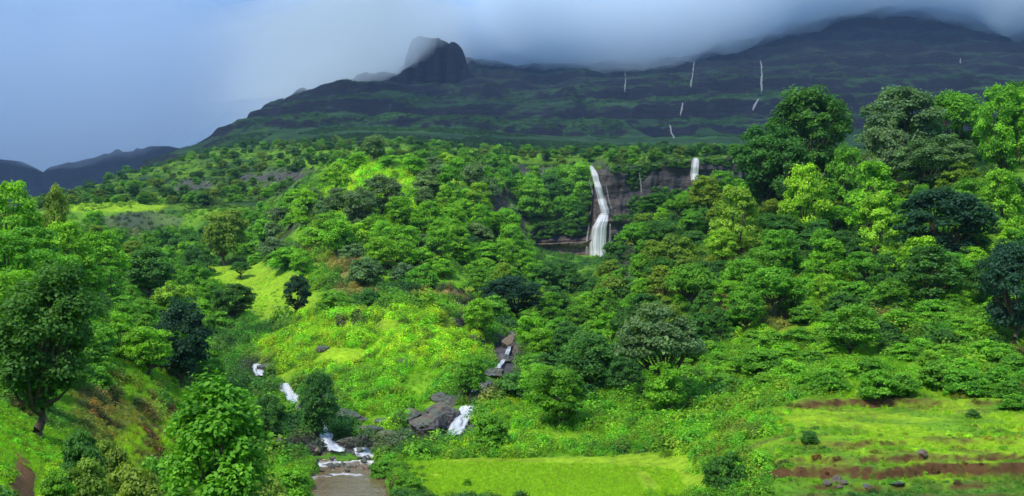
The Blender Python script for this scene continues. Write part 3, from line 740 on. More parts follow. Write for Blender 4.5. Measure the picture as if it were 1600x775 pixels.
# ------------------------------------------------------------------ rocks
def rock_mesh(seed, sub=3):
    import bmesh
    bm = bmesh.new(); bmesh.ops.create_icosphere(bm, subdivisions=sub, radius=1)
    r = random.Random(seed)
    planes = [(Vector((r.uniform(-1, 1), r.uniform(-1, 1), r.uniform(-0.6, 1))).normalized(), r.uniform(0.55, 0.9)) for _ in range(11)]
    for v in bm.verts:
        for nrm, d in planes:
            k = v.co.dot(nrm) - d
            if k > 0: v.co -= nrm * k
        v.co += v.co.normalized() * (0.12 * mnoise.noise(v.co * 2.5 + Vector((seed, 0, 0))) + 0.07 * mnoise.noise(v.co * 7 + Vector((seed, 5, 0))) + 0.03 * mnoise.noise(v.co * 15 + Vector((seed, 5, 0))))
    m_ = bpy.data.meshes.new('boulder'); bm.to_mesh(m_); bm.free(); m_.materials.append(M_ROCK)
    return m_
ROCKS = [rock_mesh(s) for s in range(8)]
BIG = [rock_mesh(20 + s, 5) for s in range(3)]
rock_rows = []
def put_rock(px, py, w, h, label, group=None, big=False, ymin=60, name='boulder', dep=1.0):
    g = hit(px, py, ymin)
    if g is None: return
    s = w / 2 / F_PX * g[1]; sh = h / 2 / F_PX * g[1]
    o = link(name, random.choice(BIG if big else ROCKS))
    o.location = (g[0], g[1] + s * 0.3, g[2] + sh * 0.35); o.scale = (s, s * dep, sh)
    o.rotation_euler = (random.uniform(-.2, .2), random.uniform(-.2, .2), random.uniform(0, 6.3))
    tag(o, label, 'rock', group)
    return o
put_rock(495, 640, 70, 34, 'dark rock outcrop beside the middle step of the left cascade', big=True, name='rock_outcrop')
put_rock(538, 655, 60, 26, 'brown rock ledge right of the white cascade into the pool', big=True, name='rock_outcrop')
put_rock(672, 680, 70, 56, 'big grey rock slab at the foot of the right cascade', big=True, name='rock_outcrop')
put_rock(695, 660, 52, 48, 'grey rock slab touching the right cascade', big=True, name='rock_outcrop')
put_rock(640, 660, 46, 26, 'low grey rock showing through grass left of the grey slabs', big=True, name='rock_outcrop')
put_rock(690, 628, 40, 24, 'brownish rock above the right cascade slabs', big=True, name='rock_outcrop')
put_rock(796, 545, 26, 34, 'dark steep rock where the thin rill comes down', big=True, name='rock_outcrop')
put_rock(768, 588, 34, 18, 'pale brown rock below the thin rill', big=True, name='rock_outcrop')
put_rock(422, 577, 40, 18, 'brown rock just right of the topmost left fall', big=True, name='rock_outcrop')
put_rock(505, 548, 26, 14, 'small dark rock in the lime green knoll', big=True, name='rock_outcrop')
put_rock(640, 568, 50, 14, 'long dark rock under bushes on the green knoll', big=True, name='rock_outcrop')
put_rock(432, 700, 34, 22, 'dark rock under the leaves left of the white cascade', big=True, name='rock_outcrop')
for q, (a, b, w, h) in enumerate([(1290, 757, 16, 11), (1303, 753, 20, 14), (1316, 757, 15, 10), (1309, 762, 12, 8)]):
    put_rock(a, b, w, h, ['left', 'largest', 'right', 'lowest'][q] + ' stone of the low grey pile in the lower right grass', 'low grey stone pile in the lower right grass', big=True, name='boulder')
put_rock(1436, 712, 20, 14, 'rounded reddish boulder in the brown earth bank', big=False)
put_rock(1352, 762, 18, 8, 'small flat grey stone right of the low stone pile', big=True)
put_rock(1398, 758, 24, 9, 'flat grey stone farthest right of the low stone pile', big=True)
ledges = []
for a, b, w, h in [(548, 692, 44, 13), (560, 658, 34, 13), (577, 674, 50, 14), (602, 662, 32, 12), (612, 684, 48, 12), (640, 650, 34, 18), (688, 644, 46, 22), (706, 632, 34, 18), (650, 690, 36, 10)]:
    ledges.append((a, put_rock(a, b, w, h, 'x', 'flat dark ledges between the two streams', big=True, name='rock_ledge')))
for a, b, w, h, lab in [(800, 528, 22, 16, 'uppermost rock of the dark channel where the thin rill starts'), (786, 566, 26, 20, 'dark rock in the middle of the narrow rocky channel'), (776, 584, 24, 14, 'low rock beside the lower bend of the thin rill'), (757, 604, 26, 14, 'brown rock at the head of the small white rapid'), (806, 556, 16, 26, 'steep dark rock on the right side of the thin rill')]:
    put_rock(a, b, w, h, lab, 'rocks of the narrow channel', big=True, name='rock_outcrop')
for i in range(46):
    px = random.uniform(500, 650); py = 688 + random.random() * 24 + (6 if px < 560 else -4)
    w = random.uniform(5, 15)
    rock_rows.append((px, py, put_rock(px, py, w, w * random.uniform(0.5, 0.8), 'x', 'boulders in the stony stream bed', dep=0.8)))
for i in range(26):
    px = random.uniform(490, 608); w = random.uniform(6, 16); Y = random.uniform(91.0, 98.6)
    o = link('boulder', random.choice(ROCKS)); s_ = w / 2 / F_PX * Y
    o.location = (u_of(px) * Y, Y, -15.12 + 0.22 * max(0, Y - 95)); o.scale = (s_, s_ * .8, s_ * random.uniform(.5, .75)); o.rotation_euler = (0, 0, random.uniform(0, 6.3))
    tag(o, 'x', 'rock', 'boulders in the stony stream bed'); rock_rows.append((px, 715, o))
for px, py, w in [(516, 738, 14), (545, 741, 10), (508, 722, 10)]:
    Y = 15.05 / ((py - 450) / F_PX)
    o = link('boulder', ROCKS[0]); s = w / 2 / F_PX * Y
    o.location = (u_of(px) * Y, Y, -15.2); o.scale = (s, s * .8, s * .35)
    tag(o, {516: 'flat dark stone breaking the muddy water near the left bank', 545: 'small flat stone awash in the middle of the muddy pool', 508: 'dark stone at the left edge under the cascade'}[px], 'rock')

# ------------------------------------------------------------------ trees and bushes
def leaf_batch(C, Nn, size, r):
    """C centres, Nn normals -> quads (folded rhombs)"""
    n = len(C)
    up = r.normal(size=(n, 3))
    t = np.cross(Nn, up); t /= np.linalg.norm(t, axis=1, keepdims=True) + 1e-9
    b = np.cross(Nn, t)
    s = size * r.uniform(0.65, 1.35, (n, 1))
    tip = C + t * s * 0.62 - Nn * s * 0.12
    base = C - t * s * 0.62 - Nn * s * 0.12
    l = C + b * s * 0.40; rr = C - b * s * 0.40
    V = np.stack([base, l, tip, rr], 1).reshape(-1, 3)
    Fq = np.arange(n * 4).reshape(n, 4)
    return V, Fq
def puffs_for(form, r, n):
    out = []
    tries = 0
    while len(out) < n and tries < 20000:
        tries += 1
        d = r.normal(size=3); d /= np.linalg.norm(d)
        q = r.uniform(0.35, 1) ** 0.5
        if form == 'round':
            p = np.array([d[0] * q * 0.42, d[1] * q * 0.42, 0.55 + d[2] * q * 0.39])
            if p[2] < 0.24 and r.random() < 0.4: continue
        elif form == 'tall':
            p = np.array([d[0] * q * 0.40, d[1] * q * 0.40, 0.55 + d[2] * q * 0.42])
            p[:2] *= 1.12 - 0.55 * max(0, p[2] - 0.45)
        elif form == 'spread':
            p = np.array([d[0] * q * 0.46, d[1] * q * 0.46, 0.72 + d[2] * q * 0.22 - 0.55 * (d[0] ** 2 + d[1] ** 2) * q * q * 0.3])
        elif form == 'layered':
            lay = r.integers(0, 4); zc = (0.26, 0.50, 0.72, 0.9)[lay]; rad = (0.38, 0.46, 0.36, 0.2)[lay]
            a = r.uniform(0, 6.283); q2 = r.uniform(0.2, 1) ** 0.5
            p = np.array([math.cos(a) * q2 * rad, math.sin(a) * q2 * rad, zc - 0.10 * q2 + r.uniform(-.08, .08)])
        else:                                                # bush
            p = np.array([d[0] * q * 0.42, d[1] * q * 0.42, abs(d[2]) * q * 0.72 + 0.1])
        out.append(p)
    lop = r.normal(size=2) * 0.04
    return [p + np.array([lop[0] * p[2], lop[1] * p[2], 0]) for p in out]
def crown_mesh(form, seed, npuff, nleaf, size, pr=0.13, aspect=1.1):
    r = np.random.default_rng(seed)
    P = puffs_for(form, r, npuff)
    Vs, Fs, T = [], [], []
    off = 0
    for p in P:
        R = pr * r.uniform(0.65, 1.35)
        n = int(nleaf * r.uniform(0.7, 1.3))
        d = r.normal(size=(n, 3)); d[:, 2] = np.abs(d[:, 2]) * 0.9 - 0.35 * r.random(n)
        d /= np.linalg.norm(d, axis=1, keepdims=True)
        q = r.uniform(0.55, 1.08, (n, 1))
        C = p + d * q * np.array([R, R, R * 0.78])
        C[:, 2] = np.maximum(C[:, 2], 0.02)
        out = C - np.array([0, 0, 0.5]); out /= np.linalg.norm(out, axis=1, keepdims=True) + 1e-6
        nn = d * 0.7 + out * 0.2 + np.array([0, 0, 0.75]) + r.normal(size=(n, 3)) * 0.55
        nn /= np.linalg.norm(nn, axis=1, keepdims=True)
        C[:, 2] *= aspect
        V, Fq = leaf_batch(C, nn, size, r)
        V[:, 2] /= aspect
        Vs.append(V); Fs.append(Fq + off); off += len(V)
        pt = r.uniform(0.15, 0.75)
        T.append(np.repeat(np.clip(pt + r.normal(size=n) * 0.16, 0, 1), 4))
    me = make_mesh('crown', np.concatenate(Vs), np.concatenate(Fs), M_LEAF, False)
    point_attr(me, 'tint', np.concatenate(T))
    return me, P
def tube(V, Fc, a, b, ra, rb, seg=6):
    a = Vector(a); b = Vector(b); d = (b - a).normalized()
    t = d.orthogonal().normalized(); s = d.cross(t)
    base = len(V)
    for p, r_ in ((a, ra), (b, rb)):
        for k in range(seg):
            w = 2 * math.pi * k / seg
            V.append(tuple(p + t * math.cos(w) * r_ + s * math.sin(w) * r_))
    for k in range(seg):
        Fc.append((base + k, base + (k + 1) % seg, base + seg + (k + 1) % seg, base + seg + k))
def trunk_mesh(P, seed, thick=0.028, limbs=12):
    r = random.Random(seed)
    V, Fc = [], []
    zs = min(0.34, max(0.12, min(p[2] for p in P) * 0.9))
    pts = [Vector((0, 0, -0.06))]
    for k in range(1, 5): pts.append(Vector((r.uniform(-.02, .02) * k, r.uniform(-.02, .02) * k, zs * k / 4)))
    for k in range(4): tube(V, Fc, pts[k], pts[k + 1], thick * (1.5 - 0.2 * k if k else 1.9), thick * (1.5 - 0.2 * (k + 1)), 7)
    fork = pts[-1]
    for p in r.sample(list(P), min(limbs, len(P))):
        p = Vector(p); mid = fork.lerp(p, 0.5) + Vector((p.x * 0.12, p.y * 0.12, -0.03 + r.uniform(-.02, .02)))
        st = fork if r.random() < .6 else pts[-2]
        tube(V, Fc, st, mid, thick * 0.62, thick * 0.36, 5)
        tube(V, Fc, mid, p, thick * 0.36, thick * 0.10, 5)
    return make_mesh('trunk', V, Fc, M_BARK, True)

KINDS = {}
def kind(name, form, nvar, npuff, nleaf, size, pr, thick=0.028, limbs=12, seed=0, aspect=1.1):
    L = []
    for k in range(nvar):
        cm, P = crown_mesh(form, seed + k * 13 + 5, npuff, nleaf, size, pr, aspect)
        L.append((cm, trunk_mesh(P, seed + k, thick, limbs)))
    KINDS[name] = L
kind('hero_broad', 'round', 3, 110, 180, 0.028, 0.10, 0.030, 26, 100, 1.25)
kind('hero_teak', 'round', 1, 84, 260, 0.031, 0.115, 0.030, 22, 200, 1.5)
kind('hero_leafy', 'tall', 1, 130, 130, 0.042, 0.12, 0.030, 22, 240, 1.9)
kind('hero_spread', 'spread', 1, 130, 120, 0.032, 0.09, 0.026, 26, 300)
kind('hero_tall', 'tall', 2, 130, 120, 0.036, 0.12, 0.030, 20, 350, 1.4)
kind('round', 'round', 6, 84, 110, 0.037, 0.115, 0.026, 14, 400)
kind('layered', 'layered', 6, 80, 110, 0.037, 0.11, 0.026, 16, 500)
kind('spread', 'spread', 3, 80, 105, 0.037, 0.11, 0.026, 16, 600)
kind('bush', 'bush', 6, 60, 110, 0.046, 0.14, 0.018, 8, 700, 0.8)
kind('small', 'round', 5, 44, 64, 0.060, 0.15, 0.026, 6, 800)

# leaf colours
T_BRIGHT, T_LIME, T_MID, T_DEEP, T_TEAL, T_GREY, T_OLIVE, T_YEL, T_BROWN = (
 (0.175, 0.385, 0.022), (0.245, 0.445, 0.026), (0.125, 0.310, 0.022), (0.062, 0.175, 0.028), (0.028, 0.085, 0.044), (0.125, 0.215, 0.080), (0.175, 0.27, 0.030), (0.23, 0.37, 0.030), (0.17, 0.19, 0.045))
TONE = {'bright green': T_BRIGHT, 'lime green': T_LIME, 'mid green': T_MID, 'deep green': T_DEEP, 'dark bluish green': T_TEAL, 'greyish green': T_GREY, 'olive green': T_OLIVE, 'yellow-green': T_YEL, 'brownish': T_BROWN}
TREES = []
def put_tree(px, Y, X, Z, hgt, wid, kd, tone, label, group=None, name='tree', cat='tree', jit=0.10):
    cm, tm = random.choice(KINDS[kd])
    root = bpy.data.objects.new(name, None); COL.objects.link(root)
    root.empty_display_size = 0.5
    root.location = (X, Y, Z); root.scale = (wid, wid, hgt); root.rotation_euler = (0, 0, random.uniform(0, 6.283))
    c = link('crown' if cat == 'tree' else 'foliage', cm, root); t = link('trunk' if cat == 'tree' else 'stem', tm, root)
    f = random.uniform(1 - jit, 1 + jit)
    c.color = (min(1, tone[0] * f * random.uniform(.92, 1.08)), min(1, tone[1] * f), min(1, tone[2] * f * random.uniform(.85, 1.15)), 1)
    tag(root, label, cat, group)
    TREES.append((px, row_of(Z, Y), Y, wid / Y * F_PX))
    return root
def hero(px, base, topr, wpx, kd, tone, label, Y=None, group=None, name='tree', cat='tree', wf=1.0):
    if Y is None:
        g = hit(px, base, 20)
        if g is None: print('no ground for', label); return
        X, Y, Z = g
    else:
        X = u_of(px) * Y; Z = float(H(X, Y))
    hgt = z_of(topr, Y) - Z
    wid = wpx / F_PX * Y * 1.0
    print(f'{label[:50]:50s} Y={Y:6.1f} h={hgt:5.1f} w={wid:5.1f} base_row={row_of(Z, Y):.0f}')
    put_tree(px, Y, X, Z - 0.05, hgt / 1.0, wid * wf, kd, TONE[tone], label, group, name, cat, 0.03)

hero(62, 650, 404, 180, 'hero_teak', 'deep green', 'big dark green tree with a leaning dark trunk above the footpath', Y=55)
hero(350, 830, 588, 178, 'hero_leafy', 'mid green', 'large-leaved green tree nearest the viewer, left of the muddy pool', Y=42)
hero(284, 605, 468, 92, 'hero_tall', 'dark bluish green', 'tall dark bluish tree above the large-leaved tree')
hero(276, 520, 437, 78, 'round', 'yellow-green', 'pale yellow-green crown just behind the tall dark bluish tree')
hero(463, 492, 427, 50, 'hero_broad', 'dark bluish green', 'small round dark tree alone on the lime green slope')
hero(362, 500, 440, 76, 'hero_broad', 'deep green', 'low round dark tree at the foot of the lime green slope')
hero(500, 692, 578, 64, 'hero_tall', 'deep green', 'dark tree leaning over the left cascade')
hero(424, 705, 612, 62, 'hero_broad', 'deep green', 'dark bushy tree left of the white cascade into the pool')
hero(1030, 640, 470, 145, 'hero_spread', 'greyish green', 'grey-green umbrella-shaped tree with bare lower limbs on the right slope')
hero(1040, 655, 560, 70, 'round', 'bright green', 'young bright green tree under the grey-green umbrella-shaped tree')
hero(877, 672, 563, 98, 'hero_broad', 'mid green', 'rounded green tree at the edge of the yellow-green field bank')
hero(1265, 310, 134, 150, 'hero_broad', 'deep green', 'tallest dark tree on the right-hand skyline, with a gap in its crown', Y=225)
hero(1195, 330, 186, 118, 'hero_broad', 'deep green', 'dark tree at the left end of the right-hand skyline trees', Y=222)
hero(1235, 330, 215, 90, 'round', 'deep green', 'dark tree between and below the two leftmost skyline trees', Y=215)
hero(1405, 290, 131, 145, 'hero_broad', 'greyish green', 'grey-green broad tree in the middle of the right skyline', Y=232)
hero(1455, 300, 205, 135, 'hero_broad', 'greyish green', 'pale grey-green spreading tree below the grey-green skyline tree', Y=205)
hero(1385, 300, 185, 80, 'round', 'greyish green', 'small grey-green tree left below the grey-green skyline tree', Y=215)
hero(1322, 330, 222, 62, 'round', 'mid green', 'green tree filling the dip between the two dark skyline groups', Y=208)
hero(1500, 300, 140, 108, 'hero_broad', 'mid green', 'green tree between the grey-green and the bright skyline trees', Y=238)
hero(1575, 300, 122, 95, 'hero_broad', 'bright green', 'bright green tree at the right end of the skyline', Y=195)
hero(1620, 300, 105, 130, 'hero_broad', 'deep green', 'dark tree behind the bright green one at the right edge', Y=215)
hero(1478, 470, 292, 165, 'hero_broad', 'dark bluish green', 'huge dark grey-green round tree on the right slope', Y=150)
hero(1585, 545, 372, 110, 'hero_broad', 'dark bluish green', 'dark tree cut by the right edge of the photo')
hero(1545, 480, 395, 60, 'round', 'deep green', 'dark small tree between the huge round tree and right edge')
hero(1258, 352, 250, 82, 'layered', 'lime green', 'bright lime tree under the tallest dark skyline tree', Y=190)
hero(1365, 350, 248, 92, 'layered', 'bright green', 'bright green layered tree in front of the grey-green skyline trees', Y=185)
hero(1370, 420, 300, 80, 'layered', 'lime green', 'vivid green tree left of the huge dark round tree', Y=165)
hero(1565, 350, 262, 75, 'layered', 'bright green', 'vivid green tree above right of the huge dark round tree', Y=165)
hero(1150, 400, 285, 88, 'layered', 'yellow-green', 'yellow-green tree at left foot of the dark skyline trees', Y=190)
hero(1105, 400, 270, 60, 'round', 'olive green', 'olive tree beside the short wide waterfall', Y=232)
hero(1330, 560, 470, 100, 'round', 'mid green', 'rounded green tree in the middle of the right slope')
hero(1290, 450, 370, 80, 'layered', 'bright green', 'bright tree on the right slope above the rounded green one')
hero(87, 340, 287, 46, 'round', 'olive green', 'small olive tree on the skyline of the left hill', Y=170)
hero(20, 380, 276, 90, 'layered', 'bright green', 'bright green tree at the left edge on the hill crest', Y=150)
hero(160, 450, 358, 84, 'layered', 'bright green', 'bright green tree on the left hill above the big dark tree')
hero(100, 450, 340, 90, 'layered', 'bright green', 'bright green broad tree on the left hill crest', Y=140)
hero(236, 470, 385, 84, 'round', 'deep green', 'dark round tree behind the tall dark bluish tree')
hero(805, 500, 428, 108, 'hero_broad', 'dark bluish green', 'wide dark tree in the hollow below the pinkish rock cave')
hero(761, 305, 257, 28, 'tall2' if False else 'round', 'mid green', 'lone narrow tree standing up from the plateau edge', Y=365)
hero(376, 436, 407, 34, 'spread', 'deep green', 'tiny umbrella tree alone on the lime green terrace')
hero(350, 415, 322, 78, 'round', 'olive green', 'yellow-brown tree on the left flank of the middle spur')
hero(660, 452, 402, 50, 'bush', 'mid green', 'shrub on the bare brown terrace', name='shrub', cat='shrub')
hero(578, 488, 444, 46, 'bush', 'deep green', 'dark shrub at the left end of the bare brown terrace', name='shrub', cat='shrub')
hero(525, 490, 445, 60, 'bush', 'mid green', 'green shrub right of the small round dark tree', name='shrub', cat='shrub')
hero(735, 625, 552, 58, 'round', 'mid green', 'green tree over the head of the right cascade')
hero(768, 705, 636, 70, 'bush', 'mid green', 'bushy shrub right of the slanting right cascade', name='shrub', cat='shrub')
hero(838, 640, 566, 66, 'round', 'bright green', 'bright tree right of the rocky channel above the small white rapid')
hero(1132, 765, 692, 66, 'bush', 'deep green', 'dark shrub at the right end of the yellow-green field', name='shrub', cat='shrub')
hero(731, 760, 744, 15, 'bush', 'mid green', 'tiny shrub standing alone in the yellow-green field', name='shrub', cat='shrub')
hero(1262, 690, 668, 30, 'bush', 'deep green', 'small dark shrub at the edge of the terraced grass', name='shrub', cat='shrub')
hero(1517, 652, 636, 24, 'bush', 'deep green', 'small dark shrub on the upper grass terrace at right', name='shrub', cat='shrub')
hero(1032, 350, 300, 84, 'round', 'deep green', 'dark tree on the ridge right of the tall waterfall', Y=285)
hero(1580, 640, 608, 50, 'bush', 'mid green', 'low bush on the terrace at the right edge', name='shrub', cat='shrub')
hero(600, 745, 708, 48, 'bush', 'mid green', 'bush on the right bank of the muddy pool', name='shrub', cat='shrub')
hero(640, 772, 730, 50, 'bush', 'mid green', 'bush at the near left corner of the yellow-green field', name='shrub', cat='shrub')
hero(460, 775, 716, 70, 'bush', 'bright green', 'light green bush on the left bank of the muddy pool', Y=76, name='shrub', cat='shrub')
hero(423, 800, 728, 80, 'bush', 'olive green', 'olive bush between the large-leaved tree and the pool', Y=68, name='shrub', cat='shrub')
hero(130, 720, 655, 70, 'bush', 'deep green', 'dark bush on the slope beside the big dark tree', Y=46, name='shrub', cat='shrub')
hero(215, 790, 700, 120, 'bush', 'olive green', 'olive bush at the bottom edge beside the footpath slope', Y=45, name='shrub', cat='shrub')
hero(140, 800, 700, 90, 'bush', 'olive green', 'dry olive bush right of the footpath', Y=38, name='shrub', cat='shrub')

hero(250, 770, 690, 90, 'bush', 'mid green', 'green bush between the olive bush and the large-leaved tree', Y=50, name='shrub', cat='shrub')
hero(175, 735, 668, 80, 'bush', 'olive green', 'olive bush under the bare brown patch of the left slope', Y=49, name='shrub', cat='shrub')
hero(95, 775, 722, 60, 'bush', 'mid green', 'small green bush just right of the footpath', Y=34, name='shrub', cat='shrub')
hero(150, 610, 560, 60, 'bush', 'mid green', 'bush on the slope just right of the big dark tree', Y=90, name='shrub', cat='shrub')
# the woods: every tree that shows is its own object
REG = [
 # name, group, px0, px1, py0, py1, ymin, ymax, count, size m, forms, tones
 ('on the right slope', 'trees on the right slope', 930, 1600, 300, 560, 100, 275, 140, (4.5, 8.0), ['round', 'layered', 'bush', 'spread', 'bush'], ['bright green', 'lime green', 'mid green', 'mid green', 'deep green', 'olive green', 'bright green', 'lime green']),
 ('on the middle spur', 'trees on the middle spur', 380, 870, 245, 445, 190, 400, 92, (6.5, 11.5), ['round', 'layered', 'bush', 'round', 'bush'], ['mid green', 'mid green', 'bright green', 'bright green', 'greyish green', 'lime green', 'deep green']),
 ('on the left hill', 'trees on the left hill', 0, 345, 325, 620, 62, 300, 70, (4.0, 7.5), ['round', 'layered', 'bush', 'round', 'bush'], ['bright green', 'mid green', 'mid green', 'bright green', 'olive green', 'lime green']),
 ('in the hollow below the waterfall', 'trees in the valley below the tall waterfall', 745, 985, 400, 640, 104, 440, 46, (5.0, 9.0), ['round', 'layered', 'bush'], ['mid green', 'bright green', 'deep green', 'mid green', 'yellow-green']),
 ('on the rocky ledge at left', 'trees around the rocky ledge at left', 130, 420, 338, 430, 280, 438, 34, (5.5, 9.0), ['round', 'layered'], ['deep green', 'mid green', 'bright green', 'deep green']),
 ('low on the right slope', 'shrubs low on the right slope', 830, 1600, 470, 625, 92, 180, 75, (3.0, 5.2), ['bush'], ['mid green', 'bright green', 'mid green', 'bright green', 'deep green']),
 ('above the dark cave', 'trees above the dark cave', 755, 922, 280, 352, 400, 580, 26, (8.0, 12.5), ['round', 'layered'], ['deep green', 'mid green', 'bright green', 'mid green']),
]
AVOID = [(885, 428, 58, 34, 230), (200, 345, 90, 22, 300), (200, 375, 60, 20, 380), (300, 330, 120, 20, 380), (1330, 590, 300, 75, 90), (1500, 520, 90, 50, 90), (790, 575, 40, 60, 90), (745, 625, 30, 34, 90), (460, 390, 30, 22, 190), (530, 425, 60, 20, 190), (640, 340, 26, 20, 200), (500, 300, 26, 16, 250), (590, 300, 62, 36, 220), (392, 440, 75, 24, 190), (690, 461, 60, 12, 150), (560, 458, 40, 10, 150), (190, 324, 50, 8, 300), (935, 400, 22, 60, 100), (1000, 318, 18, 10, 200),
         (190, 640, 80, 60, 0), (60, 560, 70, 40, 0), (420, 470, 40, 22, 0), (845, 395, 40, 14, 300), (880, 400, 60, 10, 300), (720, 300, 20, 10, 200)]
def avoided(px, py, Y):
    for a, b, rx, ry, ym in AVOID:
        if Y >= ym and ((px - a) / rx) ** 2 + ((py - b) / ry) ** 2 < 1: return True
    return False
filler = []
for (where, group, x0, x1, y0, y1, ym0, ym1, cnt, sz, forms, tones) in REG:
    got = 0
    for _ in range(cnt * 30):
        if got >= cnt: break
        px = random.uniform(x0, x1); py = random.uniform(y0, y1)
        g = hit(px, py, 40)
        if g is None or not (ym0 <= g[1] <= ym1) or (avoided(px, py, g[1]) and not where.startswith('low')): continue
        hg = random.uniform(*sz); wd_ = hg * random.uniform(0.8, 1.15)
        wp = wd_ / g[1] * F_PX
        if any((px - q[0]) ** 2 + ((py - q[1]) * 1.5) ** 2 < (0.40 * min(wp, 80)) ** 2 + (0.22 * min(q[3], 90)) ** 2 for q in TREES): continue
        nrt = float(vnoise(np.array(g[0] / 20), np.array(g[1] / 20), 99))
        tn_ = tones[int(nrt * 3.99 + random.random() * (len(tones) - 3.99)) % len(tones)]
        kd = random.choice(forms)
        if g[1] > 330 and kd != 'bush': kd = 'small'
        if kd == 'bush': hg *= 0.62; wd_ *= 0.95
        o = put_tree(px, g[1], g[0], g[2] - 0.1, hg, wd_, kd, TONE[tn_], 'x', group, 'shrub' if kd == 'bush' else 'tree', 'shrub' if kd == 'bush' else 'tree')
        filler.append((o, px, py, tn_, {'round': 'round', 'layered': 'layered', 'spread': 'spreading', 'bush': 'bushy', 'small': 'small'}[kd], where))
        got += 1
    print(where, got)
# every one gets a label of its own: its look, then its place among those that look the same
ORD = ['leftmost', 'second', 'third', 'fourth', 'fifth', 'sixth', 'seventh', 'eighth', 'ninth', 'tenth', 'eleventh', 'twelfth', 'thirteenth', 'fourteenth', 'fifteenth', 'sixteenth', 'seventeenth', 'eighteenth', 'nineteenth', 'twentieth']
ORD += ['twenty-' + w for w in ['first', 'second', 'third', 'fourth', 'fifth', 'sixth', 'seventh', 'eighth', 'ninth']] + ['thirtieth'] + ['thirty-' + w for w in ['first', 'second', 'third', 'fourth', 'fifth', 'sixth', 'seventh', 'eighth', 'ninth']] + ['fortieth'] + ['forty-' + w for w in ['first', 'second', 'third', 'fourth', 'fifth', 'sixth', 'seventh', 'eighth', 'ninth']]
for nme, ie in [('fifty', 'fiftieth'), ('sixty', 'sixtieth'), ('seventy', 'seventieth')]:
    ORD += [ie] + [nme + '-' + w for w in ['first', 'second', 'third', 'fourth', 'fifth', 'sixth', 'seventh', 'eighth', 'ninth']]
buckets = {}
for f in filler: buckets.setdefault((f[3], f[4], f[5], f[0]['category']), []).append(f)
rr_ = sorted([q for q in rock_rows if q[2]], key=lambda q: q[0])
for i, q in enumerate(rr_): q[2]['label'] = ('leftmost' if i == 0 else ORD[i] + ' from left') + ' of the small wet boulders at the head of the pool'
ledges = sorted([q for q in ledges if q[1]], key=lambda q: q[0])
for i, q in enumerate(ledges): q[1]['label'] = ('leftmost' if i == 0 else ORD[i] + ' from left') + ' of the flat dark rock ledges between the two lower streams'
for (tn_, fm, where, cat_), L in buckets.items():
    L.sort(key=lambda f: f[1])
    for i, f in enumerate(L):
        w = cat_ + 's'
        if len(L) == 1: f[0]['label'] = f'the only {tn_} {fm} {cat_} {where}'
        elif i == 0: f[0]['label'] = f'leftmost {tn_} {fm} {cat_} {where}'
        elif i == len(L) - 1: f[0]['label'] = f'rightmost {tn_} {fm} {cat_} {where}'
        else: f[0]['label'] = f'{ORD[i]} from left of the {tn_} {fm} {w} {where}'

# ------------------------------------------------------------------ low cover nobody could count (bushes, herbs, grass)
def clump_mesh(name, seed, n, size, flat, mat, tall=False):
    r = np.random.default_rng(seed)
    if tall:                                             # grass tuft: narrow upright blades
        V, Fq, T = [], [], []
        for k in range(n):
            a = r.uniform(0, 6.283); q = r.uniform(0, 0.5); x, y = math.cos(a) * q, math.sin(a) * q
            h_ = r.uniform(0.45, 1.0); lean = r.normal(size=2) * 0.28; w = size
            t = r.uniform(0, 6.283); wx, wy = math.cos(t) * w, math.sin(t) * w
            b = len(V)
            V += [(x - wx, y - wy, -0.05), (x + wx, y + wy, -0.05), (x + lean[0] + wx * .3, y + lean[1] + wy * .3, h_), (x + lean[0] - wx * .3, y + lean[1] - wy * .3, h_)]
            Fq.append((b, b + 1, b + 2, b + 3)); T += [float(np.clip(r.normal(0.5, 0.2), 0, 1))] * 4
        me = make_mesh(name, V, Fq, mat); point_attr(me, 'tint', T); return me
    d = r.normal(size=(n, 3)); d[:, 2] = np.abs(d[:, 2]); d /= np.linalg.norm(d, axis=1, keepdims=True)
    rad = (0.55 + 0.45 * np.array([float(vnoise(np.array(v[0] * 3 + 9), np.array(v[1] * 3 + v[2] * 2), seed)) for v in d]))[:, None]
    C = d * rad * r.uniform(0.6, 1.0, (n, 1)) * np.array([0.5, 0.5, flat])
    nn = d + r.normal(size=(n, 3)) * 0.5 + np.array([0, 0, 0.5]); nn /= np.linalg.norm(nn, axis=1, keepdims=True)
    V, Fq = leaf_batch(C, nn, size, r)
    me = make_mesh(name, V, Fq, mat)
    point_attr(me, 'tint', np.repeat(np.clip(r.normal(0.45, 0.2, n), 0, 1), 4))
    return me
